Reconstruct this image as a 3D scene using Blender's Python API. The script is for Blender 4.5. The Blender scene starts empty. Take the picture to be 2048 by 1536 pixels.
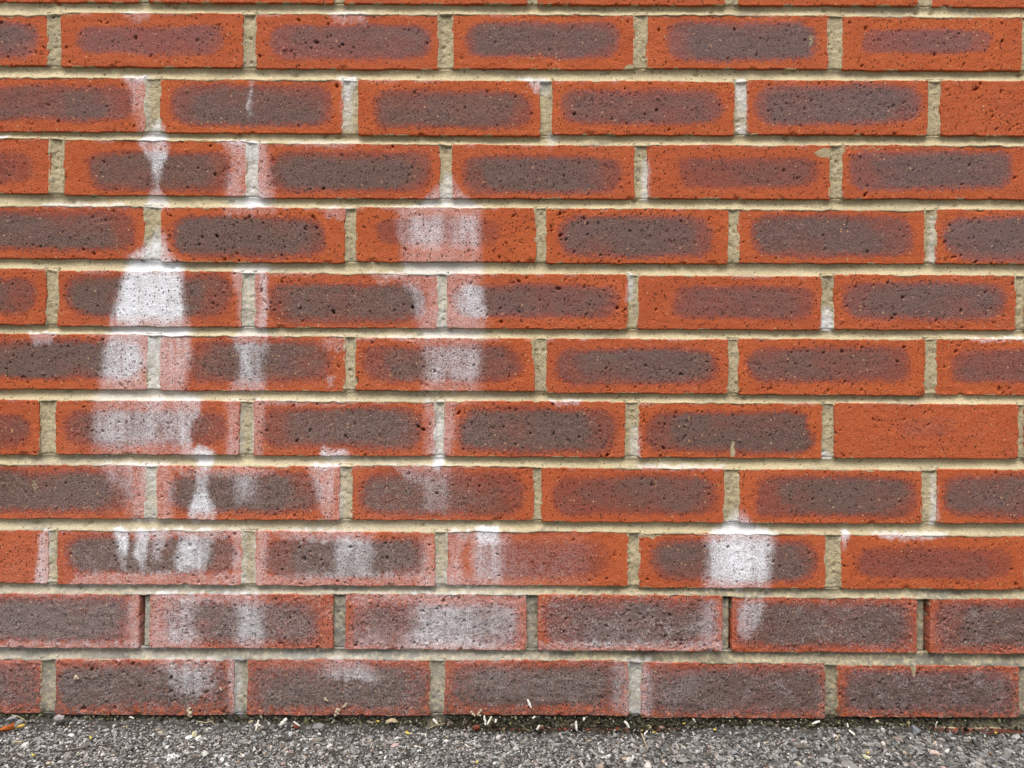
import bpy, math, random
import numpy as np

# ------------------------------------------------------------------ camera, sky, sun, exposure
scene = bpy.context.scene
S = 0.5855e-3                 # metres on the wall face for one pixel of the 2048-wide photograph
LENS = 26.0
D = LENS / 36.0 * 2048 * S    # camera to wall face
ROLL = math.radians(0.30)
ZC = 0.405                    # camera height over the ground
CT, ST = math.cos(ROLL), math.sin(ROLL)

cam_d = bpy.data.cameras.new('camera')
cam = bpy.data.objects.new('camera', cam_d)
scene.collection.objects.link(cam)
cam_d.sensor_width = 36.0
cam_d.lens = LENS
cam_d.clip_start = 0.01
cam_d.clip_end = 500.0
cam.location = (0.0, -D, ZC)
cam.rotation_euler = (math.pi / 2, -ROLL, 0.0)
scene.camera = cam

SUN_EL, SUN_AZ = math.radians(63), math.radians(192)   # azimuth clockwise from +Y: behind the camera, a little to the left
world = bpy.data.worlds.new('World')
scene.world = world
world.use_nodes = True
wn = world.node_tree
for n in list(wn.nodes):
    wn.nodes.remove(n)
w_out = wn.nodes.new('ShaderNodeOutputWorld')
w_bg = wn.nodes.new('ShaderNodeBackground')
w_hs = wn.nodes.new('ShaderNodeHueSaturation')
w_sky = wn.nodes.new('ShaderNodeTexSky')
w_sky.sky_type = 'NISHITA'
w_sky.sun_disc = False
w_sky.sun_elevation = SUN_EL
w_sky.sun_rotation = SUN_AZ
w_sky.dust_density = 6.0
w_sky.air_density = 1.0
w_sky.ozone_density = 1.0
w_hs.inputs['Saturation'].default_value = 0.35          # overcast: the sky is a pale grey
w_bg.inputs['Strength'].default_value = 0.10
wn.links.new(w_sky.outputs[0], w_hs.inputs['Color'])
wn.links.new(w_hs.outputs[0], w_bg.inputs['Color'])
wn.links.new(w_bg.outputs[0], w_out.inputs['Surface'])

sun_d = bpy.data.lights.new('sun', 'SUN')
sun_d.energy = 1.5
sun_d.angle = math.radians(36)
sun_d.color = (1.0, 0.965, 0.92)
sun = bpy.data.objects.new('sun', sun_d)
scene.collection.objects.link(sun)
sun.location = (-1, -3, 4)
# a sun lamp shines along its local -Z: tilt it so that the light comes from azimuth SUN_AZ
_sd = (math.sin(SUN_AZ) * math.cos(SUN_EL), math.cos(SUN_AZ) * math.cos(SUN_EL), math.sin(SUN_EL))
import mathutils
sun.rotation_euler = mathutils.Vector(_sd).to_track_quat('Z', 'Y').to_euler()

scene.view_settings.view_transform = 'Standard'
scene.view_settings.look = 'None'
scene.view_settings.gamma = 1.0
scene.view_settings.use_curve_mapping = False
scene.view_settings.exposure = 0.77
scene.render.resolution_x, scene.render.resolution_y = 1024, 768

rng = np.random.default_rng(7)
random.seed(7)

# ------------------------------------------------------------------ helpers
def px2w(px, py):
    """pixel of the photograph -> X, Z on the wall face (Y = 0)"""
    dx = (np.asarray(px, float) - 1024) * S
    dz = -(np.asarray(py, float) - 768) * S
    return dx * CT - dz * ST, ZC + dx * ST + dz * CT

def w2px(X, Z):
    z = np.asarray(Z) - ZC
    dx = np.asarray(X) * CT + z * ST
    dz = -np.asarray(X) * ST + z * CT
    return dx / S + 1024, 768 - dz / S

def at(px, py, Y):
    """point seen at that pixel, Y metres from the wall face (negative = towards the camera)"""
    X, Z = px2w(px, py)
    k = (D + Y) / D
    return np.array([float(X) * k, Y, ZC + (float(Z) - ZC) * k])

def _hash(i, j, seed):
    with np.errstate(over='ignore'):
        h = (i.astype(np.int64).astype(np.uint32) * np.uint32(374761393)
             + j.astype(np.int64).astype(np.uint32) * np.uint32(668265263)
             + np.uint32((seed * 2246822519 + 97) & 0xffffffff))
        h = (h ^ (h >> np.uint32(13))) * np.uint32(1274126177)
        h = h ^ (h >> np.uint32(16))
    return h.astype(np.float64) / 4294967295.0

def vnoise(x, y, seed=0):
    x = np.asarray(x, float); y = np.asarray(y, float)
    x, y = np.broadcast_arrays(x, y)
    i = np.floor(x); j = np.floor(y)
    f = x - i; g = y - j
    f = f * f * (3 - 2 * f); g = g * g * (3 - 2 * g)
    a = _hash(i, j, seed); b = _hash(i + 1, j, seed)
    c = _hash(i, j + 1, seed); d = _hash(i + 1, j + 1, seed)
    return (a * (1 - f) + b * f) * (1 - g) + (c * (1 - f) + d * f) * g

def fbm(x, y, seed=0, oct=3):
    s, a, t = 0.0, 1.0, 0.0
    for k in range(oct):
        s = s + a * vnoise(np.asarray(x) * 2 ** k, np.asarray(y) * 2 ** k, seed + 17 * k)
        t += a; a *= 0.5
    return s / t

def sstep(t):
    t = np.clip(t, 0, 1)
    return t * t * (3 - 2 * t)

def mesh_from(name, verts, quads, tris=None, attrs=None, smooth=True, mat=None):
    """fast mesh from arrays; attrs: {name: (n,4) array}"""
    me = bpy.data.meshes.new(name)
    verts = np.asarray(verts, np.float32)
    nq = 0 if quads is None else len(quads)
    nt = 0 if tris is None else len(tris)
    loops = []
    if nq: loops.append(np.asarray(quads, np.int32).ravel())
    if nt: loops.append(np.asarray(tris, np.int32).ravel())
    loops = np.concatenate(loops)
    sizes = np.concatenate([np.full(nq, 4, np.int32), np.full(nt, 3, np.int32)])
    starts = np.concatenate([[0], np.cumsum(sizes)[:-1]]).astype(np.int32)
    me.vertices.add(len(verts)); me.vertices.foreach_set('co', verts.ravel())
    me.loops.add(len(loops)); me.loops.foreach_set('vertex_index', loops)
    me.polygons.add(len(sizes))
    me.polygons.foreach_set('loop_start', starts)
    me.polygons.foreach_set('loop_total', sizes)
    me.polygons.foreach_set('use_smooth', np.full(len(sizes), bool(smooth)))
    me.update(calc_edges=True)
    if attrs:
        for k, v in attrs.items():
            at_ = me.attributes.new(k, 'FLOAT_COLOR', 'POINT')
            at_.data.foreach_set('color', np.asarray(v, np.float32).ravel())
    me.validate()
    if mat: me.materials.append(mat)
    return me

def link(name, me, parent=None, loc=(0, 0, 0)):
    o = bpy.data.objects.new(name, me)
    scene.collection.objects.link(o)
    o.location = loc
    if parent is not None: o.parent = parent
    return o

def tag(o, label, cat, group=None):
    o['label'] = label; o['category'] = cat
    if group: o['group'] = group
    return o

def grid_quads(nu, nv, off=0):
    i, j = np.meshgrid(np.arange(nu - 1), np.arange(nv - 1), indexing='ij')
    a = (i * nv + j).ravel() + off
    return np.stack([a, a + nv, a + nv + 1, a + 1], 1)

# ------------------------------------------------------------------ materials
class NT:
    def __init__(self, name):
        self.m = bpy.data.materials.new(name); self.m.use_nodes = True
        self.t = self.m.node_tree
        for n in list(self.t.nodes): self.t.nodes.remove(n)
        self.out = self.t.nodes.new('ShaderNodeOutputMaterial')
        self.b = self.t.nodes.new('ShaderNodeBsdfPrincipled')
        self.t.links.new(self.b.outputs[0], self.out.inputs['Surface'])
        g = self.t.nodes.new('ShaderNodeNewGeometry'); self.pos = g.outputs['Position']
    def set(self, sock, v):
        if isinstance(v, bpy.types.NodeSocket): self.t.links.new(v, sock)
        elif isinstance(v, (tuple, list)) and len(v) == 3 and sock.type == 'RGBA': sock.default_value = (*v, 1)
        else: sock.default_value = v
    def math(self, op, a, b=0.0, c=0.0, clamp=False):
        n = self.t.nodes.new('ShaderNodeMath'); n.operation = op; n.use_clamp = clamp
        self.set(n.inputs[0], a); self.set(n.inputs[1], b); self.set(n.inputs[2], c)
        return n.outputs[0]
    def mix(self, f, a, b, mode='MIX'):
        n = self.t.nodes.new('ShaderNodeMix'); n.data_type = 'RGBA'; n.blend_type = mode
        n.clamp_factor = True
        self.set(n.inputs['Factor'], f)
        ins = [s for s in n.inputs if s.type == 'RGBA']
        self.set(ins[0], a); self.set(ins[1], b)
        return [s for s in n.outputs if s.type == 'RGBA'][0]
    def noise(self, scale, detail=2.0, rough=0.5, vec=None, dist=0.0):
        n = self.t.nodes.new('ShaderNodeTexNoise')
        n.inputs['Scale'].default_value = scale; n.inputs['Detail'].default_value = detail
        n.inputs['Roughness'].default_value = rough; n.inputs['Distortion'].default_value = dist
        self.set(n.inputs['Vector'], vec if vec is not None else self.pos)
        return n.outputs['Fac']
    def voro(self, scale, rand=1.0, vec=None, feat='F1'):
        n = self.t.nodes.new('ShaderNodeTexVoronoi'); n.feature = feat
        n.inputs['Scale'].default_value = scale
        n.inputs['Randomness'].default_value = rand
        self.set(n.inputs['Vector'], vec if vec is not None else self.pos)
        return n
    def ramp(self, f, lo, hi, a=0.0, b=1.0):
        n = self.t.nodes.new('ShaderNodeMapRange'); n.interpolation_type = 'SMOOTHSTEP'
        self.set(n.inputs['Value'], f)
        n.inputs['From Min'].default_value = lo; n.inputs['From Max'].default_value = hi
        n.inputs['To Min'].default_value = a; n.inputs['To Max'].default_value = b
        return n.outputs[0]
    def attr(self, name):
        n = self.t.nodes.new('ShaderNodeAttribute'); n.attribute_name = name
        s = self.t.nodes.new('ShaderNodeSeparateColor')
        self.t.links.new(n.outputs['Color'], s.inputs[0])
        return n.outputs['Color'], s.outputs[0], s.outputs[1], s.outputs[2], n.outputs['Alpha']
    def scalevec(self, v):
        n = self.t.nodes.new('ShaderNodeVectorMath'); n.operation = 'MULTIPLY'
        self.t.links.new(self.pos, n.inputs[0]); n.inputs[1].default_value = v
        return n.outputs[0]
    def bump(self, h, dist, strength=1.0):
        n = self.t.nodes.new('ShaderNodeBump')
        n.inputs['Strength'].default_value = strength; n.inputs['Distance'].default_value = dist
        self.set(n.inputs['Height'], h)
        self.t.links.new(n.outputs[0], self.b.inputs['Normal'])
    def finish(self, col, rough=0.85, spec=0.25):
        self.set(self.b.inputs['Base Color'], col)
        self.set(self.b.inputs['Roughness'], rough)
        self.b.inputs['Specular IOR Level'].default_value = spec
        return self.m

MORTAR_A, MORTAR_B = (0.44, 0.36, 0.225), (0.33, 0.265, 0.155)

def brick_material():
    k = NT('fired_clay')
    _, core, stain, smear, grime = k.attr('wear')
    oi = k.t.nodes.new('ShaderNodeObjectInfo')
    sc = k.t.nodes.new('ShaderNodeSeparateColor'); k.t.links.new(oi.outputs['Color'], sc.inputs[0])
    tint, purple, weather = sc.outputs[0], sc.outputs[1], sc.outputs[2]
    n_big = k.noise(28, 2); n_mid = k.noise(170, 2); n_fine = k.noise(620, 2, 0.65); n_px = k.noise(860, 1, 0.7); n_grain = n_px
    red = k.mix(k.ramp(n_big, 0.3, 0.7), (0.455, 0.096, 0.025), (0.385, 0.072, 0.021))
    red = k.mix(k.math('MULTIPLY', tint, 0.5), red, (0.335, 0.066, 0.034))
    red = k.mix(k.ramp(n_fine, 0.25, 0.75, 0.0, 0.42), red, (0.56, 0.150, 0.055))
    cc = k.mix(purple, (0.112, 0.072, 0.057), (0.130, 0.090, 0.092))
    cc = k.mix(k.ramp(n_mid, 0.3, 0.7, 0.0, 0.4), cc, (0.155, 0.085, 0.072))
    cc = k.mix(k.ramp(n_fine, 0.46, 0.74, 0.0, 0.70), cc, (0.26, 0.165, 0.135))
    ring = k.mix(k.ramp(purple, 0.15, 0.85), k.mix(k.ramp(n_fine, 0.35, 0.7), (0.225, 0.050, 0.030), (0.31, 0.082, 0.050)),
                 k.mix(k.ramp(n_fine, 0.35, 0.7), (0.225, 0.066, 0.055), (0.31, 0.110, 0.090)))
    cf = k.math('ADD', core, k.math('MULTIPLY', k.math('SUBTRACT', n_fine, 0.5), k.math('MULTIPLY', core, 0.55)))
    cf = k.math('ADD', cf, k.math('MULTIPLY', k.math('SUBTRACT', n_mid, 0.5), 0.22))
    col = k.mix(k.ramp(cf, 0.02, 0.48), red, ring)
    col = k.mix(k.ramp(cf, 0.36, 0.95), col, cc)
    # grit: pale specks; dark flecks are iron spots plus painted shade of open pores
    v1 = k.voro(260)
    sel = k.t.nodes.new('ShaderNodeSeparateColor'); k.t.links.new(v1.outputs['Color'], sel.inputs[0])
    speck = k.math('MULTIPLY', k.ramp(v1.outputs['Distance'], 0.34, 0.22), k.ramp(sel.outputs[0], 0.955, 0.965))
    col = k.mix(k.math('MULTIPLY', speck, 0.8), col, (0.52, 0.30, 0.16))
    v2 = k.voro(420, vec=k.scalevec((1.25, 1.0, 0.85)))
    sel2 = k.t.nodes.new('ShaderNodeSeparateColor'); k.t.links.new(v2.outputs['Color'], sel2.inputs[0])
    iron_pore_shade = k.math('MULTIPLY', k.ramp(v2.outputs['Distance'], 0.50, 0.36), k.ramp(sel2.outputs[1], 0.935, 0.945))
    # grime
    col = k.mix(k.ramp(n_px, 0.32, 0.50, 0.42, 0.0), col, k.mix(0.5, col, (0.02, 0.012, 0.010)))
    col = k.mix(k.ramp(n_px, 0.52, 0.74, 0.0, 0.26), col, (0.55, 0.27, 0.16))
    gr = k.math('MULTIPLY', grime, k.ramp(n_mid, 0.25, 0.7), clamp=True)
    col = k.mix(k.math('MULTIPLY', gr, 0.75), col, (0.088, 0.062, 0.053))
    # lime bloom (efflorescence): a grainy white crust that stays thin over the coarse grains
    sf = k.math('ADD', stain, k.math('MULTIPLY', k.math('SUBTRACT', n_fine, 0.54), k.math('MULTIPLY', k.math('POWER', stain, 0.5), 1.45)))
    sf = k.math('ADD', sf, k.math('MULTIPLY', k.math('SUBTRACT', n_mid, 0.5), k.math('MULTIPLY', stain, 0.45)), clamp=True)
    n_cl = k.noise(45, 1)
    wth = k.math('MULTIPLY', weather, k.ramp(k.math('ADD', k.math('MULTIPLY', n_fine, 0.85), k.math('MULTIPLY', n_cl, 0.40)), 0.63, 0.80), clamp=True)
    sf = k.math('MAXIMUM', sf, k.math('MULTIPLY', wth, 0.45))
    white = k.mix(k.ramp(n_fine, 0.3, 0.7), (0.68, 0.69, 0.73), (0.86, 0.87, 0.91))
    col = k.mix(k.math('MULTIPLY', sf, 0.96), col, white)
    col = k.mix(k.math('MULTIPLY', k.ramp(n_px, 0.36, 0.26, 0.0, 0.75), sf), col, (0.10, 0.075, 0.075))
    col = k.mix(k.math('MULTIPLY', iron_pore_shade, 0.82), col, (0.018, 0.011, 0.010))
    mort = k.mix(n_fine, MORTAR_B, MORTAR_A)
    col = k.mix(k.ramp(k.math('ADD', smear, k.math('MULTIPLY', k.math('SUBTRACT', n_fine, 0.5), 0.9)), 0.45, 0.65), col, mort)
    k.bump(n_fine, 0.0011, 0.85)
    return k.finish(col, 0.9, 0.18)

def mortar_material():
    k = NT('buff_mortar')
    _, dirt, stain, rough_, grime = k.attr('wear')
    n_big = k.noise(22, 2); n_mid = k.noise(210, 2); n_fine = k.noise(700, 2, 0.7); n_grain = k.noise(1000, 0)
    col = k.mix(k.ramp(n_big, 0.3, 0.7), (0.54, 0.45, 0.275), (0.44, 0.36, 0.21))
    col = k.mix(k.math('MULTIPLY', rough_, 0.30), col, (0.34, 0.28, 0.175))
    col = k.mix(k.ramp(n_fine, 0.35, 0.75, 0.0, 0.5), col, (0.60, 0.52, 0.36))
    col = k.mix(k.ramp(n_grain, 0.58, 0.74, 0.0, 0.45), col, (0.12, 0.09, 0.05))
    col = k.mix(k.math('MULTIPLY', k.ramp(n_mid, 0.55, 0.75), rough_), col, (0.20, 0.15, 0.08))
    v1 = k.voro(330)
    sel = k.t.nodes.new('ShaderNodeSeparateColor'); k.t.links.new(v1.outputs['Color'], sel.inputs[0])
    sand = k.math('MULTIPLY', k.ramp(v1.outputs['Distance'], 0.42, 0.30), k.ramp(sel.outputs[0], 0.90, 0.93))
    col = k.mix(k.math('MULTIPLY', sand, 0.7), col, (0.075, 0.055, 0.035))
    dd = k.math('MULTIPLY', dirt, k.ramp(n_mid, 0.15, 0.65), clamp=True)
    col = k.mix(dd, col, (0.195, 0.182, 0.148))
    gg = k.math('MULTIPLY', grime, k.ramp(n_mid, 0.1, 0.5, 0.35, 1.2), clamp=True)
    moss = k.mix(k.ramp(k.noise(300, 3), 0.35, 0.7), (0.026, 0.023, 0.016), (0.105, 0.092, 0.058))
    col = k.mix(gg, col, moss)
    sf = k.math('ADD', stain, k.math('MULTIPLY', k.math('SUBTRACT', n_fine, 0.5), k.math('MULTIPLY', stain, 0.8)), clamp=True)
    col = k.mix(k.math('MULTIPLY', sf, 0.9), col, (0.78, 0.80, 0.84))
    k.bump(n_fine, 0.0010, 0.9)
    return k.finish(col, 0.92, 0.15)

M_BRICK = brick_material()
M_MORTAR = mortar_material()

# ------------------------------------------------------------------ the wall: measured courses
# course: (bricks (x_left, x_right, y_top, y_bottom), core (x0, x1, y0, y1, strength, purple) in pixels of the photograph)
NC = None
ROWS = [
 [((-95, 280, -105, 4), NC), ((297, 670, -104, 6), NC), ((687, 1056, -103, 8), NC), ((1076, 1450, -101, 10), NC),
  ((1476, 1838, -100, 11), NC), ((1862, 2230, -98, 14), NC)],
 [((-270, 97, 28, 131), (-250, 80, 42, 118, .85, .8)), ((120, 486, 25.5, 134), (155, 452, 48, 112, .55, .9)),
  ((510, 878, 27, 137.5), (534, 862, 47, 119, .78, .8)), ((904, 1270, 28, 138), (930, 1242, 44, 119, .97, .7)),
  ((1292, 1658, 29, 137), (1335, 1632, 40, 121, 1.0, .85)), ((1685, 2045, 33, 141), (1722, 1988, 58, 107, .62, .9)),
  ((2066, 2436, 35, 143), (2090, 2410, 50, 125, .8, .6))],
 [((-80, 291, 154, 263), (-60, 272, 168, 242, .78, .5)), ((319.5, 686, 158, 266), (338, 668, 170, 256, .92, .5)),
  ((716, 1080, 160.5, 271.5), (744, 1066, 177, 256, .92, .4)), ((1104, 1470, 162, 270), (1122, 1446, 179, 254, .8, .6)),
  ((1493, 1856, 160.5, 270), (1508, 1843, 174, 254, 1.0, .9)), ((1881, 2246, 162, 272), (1990, 2100, 195, 235, .12, .5))],
 [((-272, 100, 275, 386), (-250, 68, 298, 367, .62, .3)), ((125, 494, 280, 391), (172, 467, 298, 381, .82, .3)),
  ((516, 880, 287, 397), (538, 864, 304, 386, .97, .3)), ((904, 1270, 290, 398), (922, 1247, 306, 386, .95, .4)),
  ((1295, 1661, 290, 398), (1352, 1642, 311, 379, .66, .4)), ((1685, 2065, 290, 398), (1698, 2030, 300, 381, .95, .7)),
  ((2088, 2450, 291, 400), (2110, 2430, 306, 386, .8, .5))],
 [((-80, 290, 411, 517), (-60, 274, 420, 506, .97, .3)), ((321, 690, 415, 525), (348, 655, 428, 512, 1.0, .3)),
  ((712, 1072, 415, 524), (748, 1006, 433, 497, .42, .3)), ((1092, 1457, 417, 527), (1117, 1432, 428, 516, .92, .5)),
  ((1476, 1852, 419, 527), (1502, 1828, 428, 516, .88, .5)), ((1871, 2240, 419, 528), (1890, 2215, 430, 519, .97, .8))],
 [((-270, 92, 536, 649), (-250, 76, 552, 632, .95, .2)), ((115, 484, 542, 653.5), (130, 464, 549, 637, 1.0, .15)),
  ((509, 877, 546, 656), (534, 850, 562, 646, .98, .2)), ((894, 1256, 548, 658), (905, 1238, 566, 637, .78, .5)),
  ((1276, 1643, 551.5, 659), (1340, 1628, 570, 642, .7, .5)), ((1667.5, 2033, 549.5, 660), (1688, 2012, 563, 642, .92, .6)),
  ((2050, 2420, 551, 661), (2085, 2395, 566, 642, .7, .5))],
 [((-82, 295, 667.5, 778.5), (-60, 284, 680, 762, .97, .25)), ((318, 690, 671.5, 782), (368, 668, 680, 766, .82, .2)),
  ((711, 1070, 676, 782), (724, 1048, 688, 767, .78, .25)), ((1093.5, 1457, 678, 787), (1108, 1433, 693, 769, .88, .4)),
  ((1476, 1850.5, 678, 790), (1492, 1823, 694, 769, .72, .4)), ((1871, 2236, 678, 790.5), (1900, 2220, 697, 767, .72, .5))],
 [((-275, 80, 799, 908.5), (-255, 62, 823, 896, .78, .2)), ((111, 480, 801, 909.5), (128, 456, 818, 892, .82, .2)),
  ((506, 871, 802.5, 912), (522, 848, 812, 897, 1.0, .2)), ((888, 1250, 802.5, 914), (912, 1233, 815, 906, 1.0, .3)),
  ((1276.5, 1645, 806, 916), (1288, 1627, 820, 906, .97, .25)), ((1668.6, 2036.7, 807.5, 917), (1790, 1915, 838, 878, .26, .8)),
  ((2048, 2420, 809, 919), (2080, 2400, 826, 902, .5, .3))],
 [((-85, 292, 929, 1038), (-65, 268, 938, 1026, 1.0, .1)), ((313, 680, 932, 1040), (336, 644, 942, 1027, .97, .15)),
  ((702, 1068, 931, 1041), (722, 1053, 943, 1031, .82, .2)), ((1083, 1449, 936, 1044.5), (1103, 1440, 948, 1032, .78, .2)),
  ((1478, 1845, 939, 1047), (1504, 1837, 952, 1037, .97, .3)), ((1874, 2240, 939, 1047), (1883, 2215, 952, 1036, .88, .4))],
 [((-276, 97, 1059, 1166.5), (-120, 20, 1090, 1140, .15, .2)), ((111, 485, 1060.5, 1170), (132, 477, 1071, 1153, 1.0, .1)),
  ((511, 870, 1063, 1171.5), (527, 857, 1073, 1156, .97, .2)), ((892, 1257.5, 1062, 1172), (940, 1225, 1082, 1166, .48, .2)),
  ((1278, 1651.5, 1067, 1177), (1298, 1638, 1076, 1163, .97, .35)), ((1682, 2052, 1070, 1179), (1715, 2030, 1092, 1162, .58, .3)),
  ((2072, 2440, 1072, 1182), (2095, 2420, 1086, 1165, .7, .4))],
 [((-95, 279, 1187, 1296), (-80, 262, 1195, 1286, 1.0, .5)), ((299, 666.5, 1188, 1297), (328, 643, 1198, 1287, .92, .3)),
  ((690, 1053, 1188, 1300), (702, 1043, 1202, 1288, .78, .4)), ((1075, 1445, 1189.5, 1302), (1086, 1438, 1197, 1293, 1.0, .6)),
  ((1464, 1835, 1195, 1305.5), (1472, 1829, 1203, 1297, 1.0, .4)), ((1859, 2228, 1198, 1308), (1867, 2215, 1205, 1298, 1.0, .4))],
 [((-290, 83, 1317, 1426), (-270, 78, 1326, 1412, .92, .5)), ((111, 469, 1318.5, 1430), (113, 460, 1330, 1418, .97, .2)),
  ((494, 861, 1318.5, 1431), (498, 858, 1331, 1423, .97, .1)), ((888.5, 1257.5, 1320, 1431), (897, 1253, 1331, 1418, .97, .3)),
  ((1283, 1650, 1325, 1436.5), (1287, 1644, 1332, 1428, 1.0, .6)), ((1674, 2038, 1330.5, 1435), (1686, 2030, 1339, 1426, 1.0, .8)),
  ((2060, 2425, 1332, 1438), (2075, 2410, 1342, 1428, 1.0, .5))],
 [((-95, 280, 1448, 1556), NC), ((302, 672, 1450, 1558), NC), ((694, 1052, 1452, 1560), NC), ((1074, 1440, 1453, 1562), NC),
  ((1462, 1830, 1454, 1564), NC), ((1856, 2228, 1456, 1566), NC)],
]
# courses above the frame and bricks past either side carry on in the same bond
def ext_row(src, n):
    return [((a - 0, b, c - 257 * n, d - 257 * n), None if r is None else (r[0], r[1], r[2] - 257 * n, r[3] - 257 * n, r[4], r[5]))
            for (a, b, c, d), r in src]
a1 = ext_row(ROWS[1], 1)            # course right above the partly seen one
a2 = ext_row(ROWS[2], 2)
ROWS = [a2, a1] + ROWS
NA = 2
def widen(row):
    first, last = row[0][0], row[-1][0]
    out = list(row)
    for n in (1, 2):
        x1 = out[0][0][0] - 22
        y0, y1 = out[0][0][2] - 1.5, out[0][0][3] - 1.5
        out.insert(0, ((x1 - 367, x1, y0, y1), (x1 - 345, x1 - 22, y0 + 14, y1 - 13, .85, .4)))
        x0 = out[-1][0][1] + 22
        y0, y1 = out[-1][0][2] + 1.5, out[-1][0][3] + 1.5
        out.append(((x0, x0 + 367, y0, y1), (x0 + 22, x0 + 345, y0 + 14, y1 - 13, .85, .4)))
    return out
ROWS = [widen(r) for r in ROWS]

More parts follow.
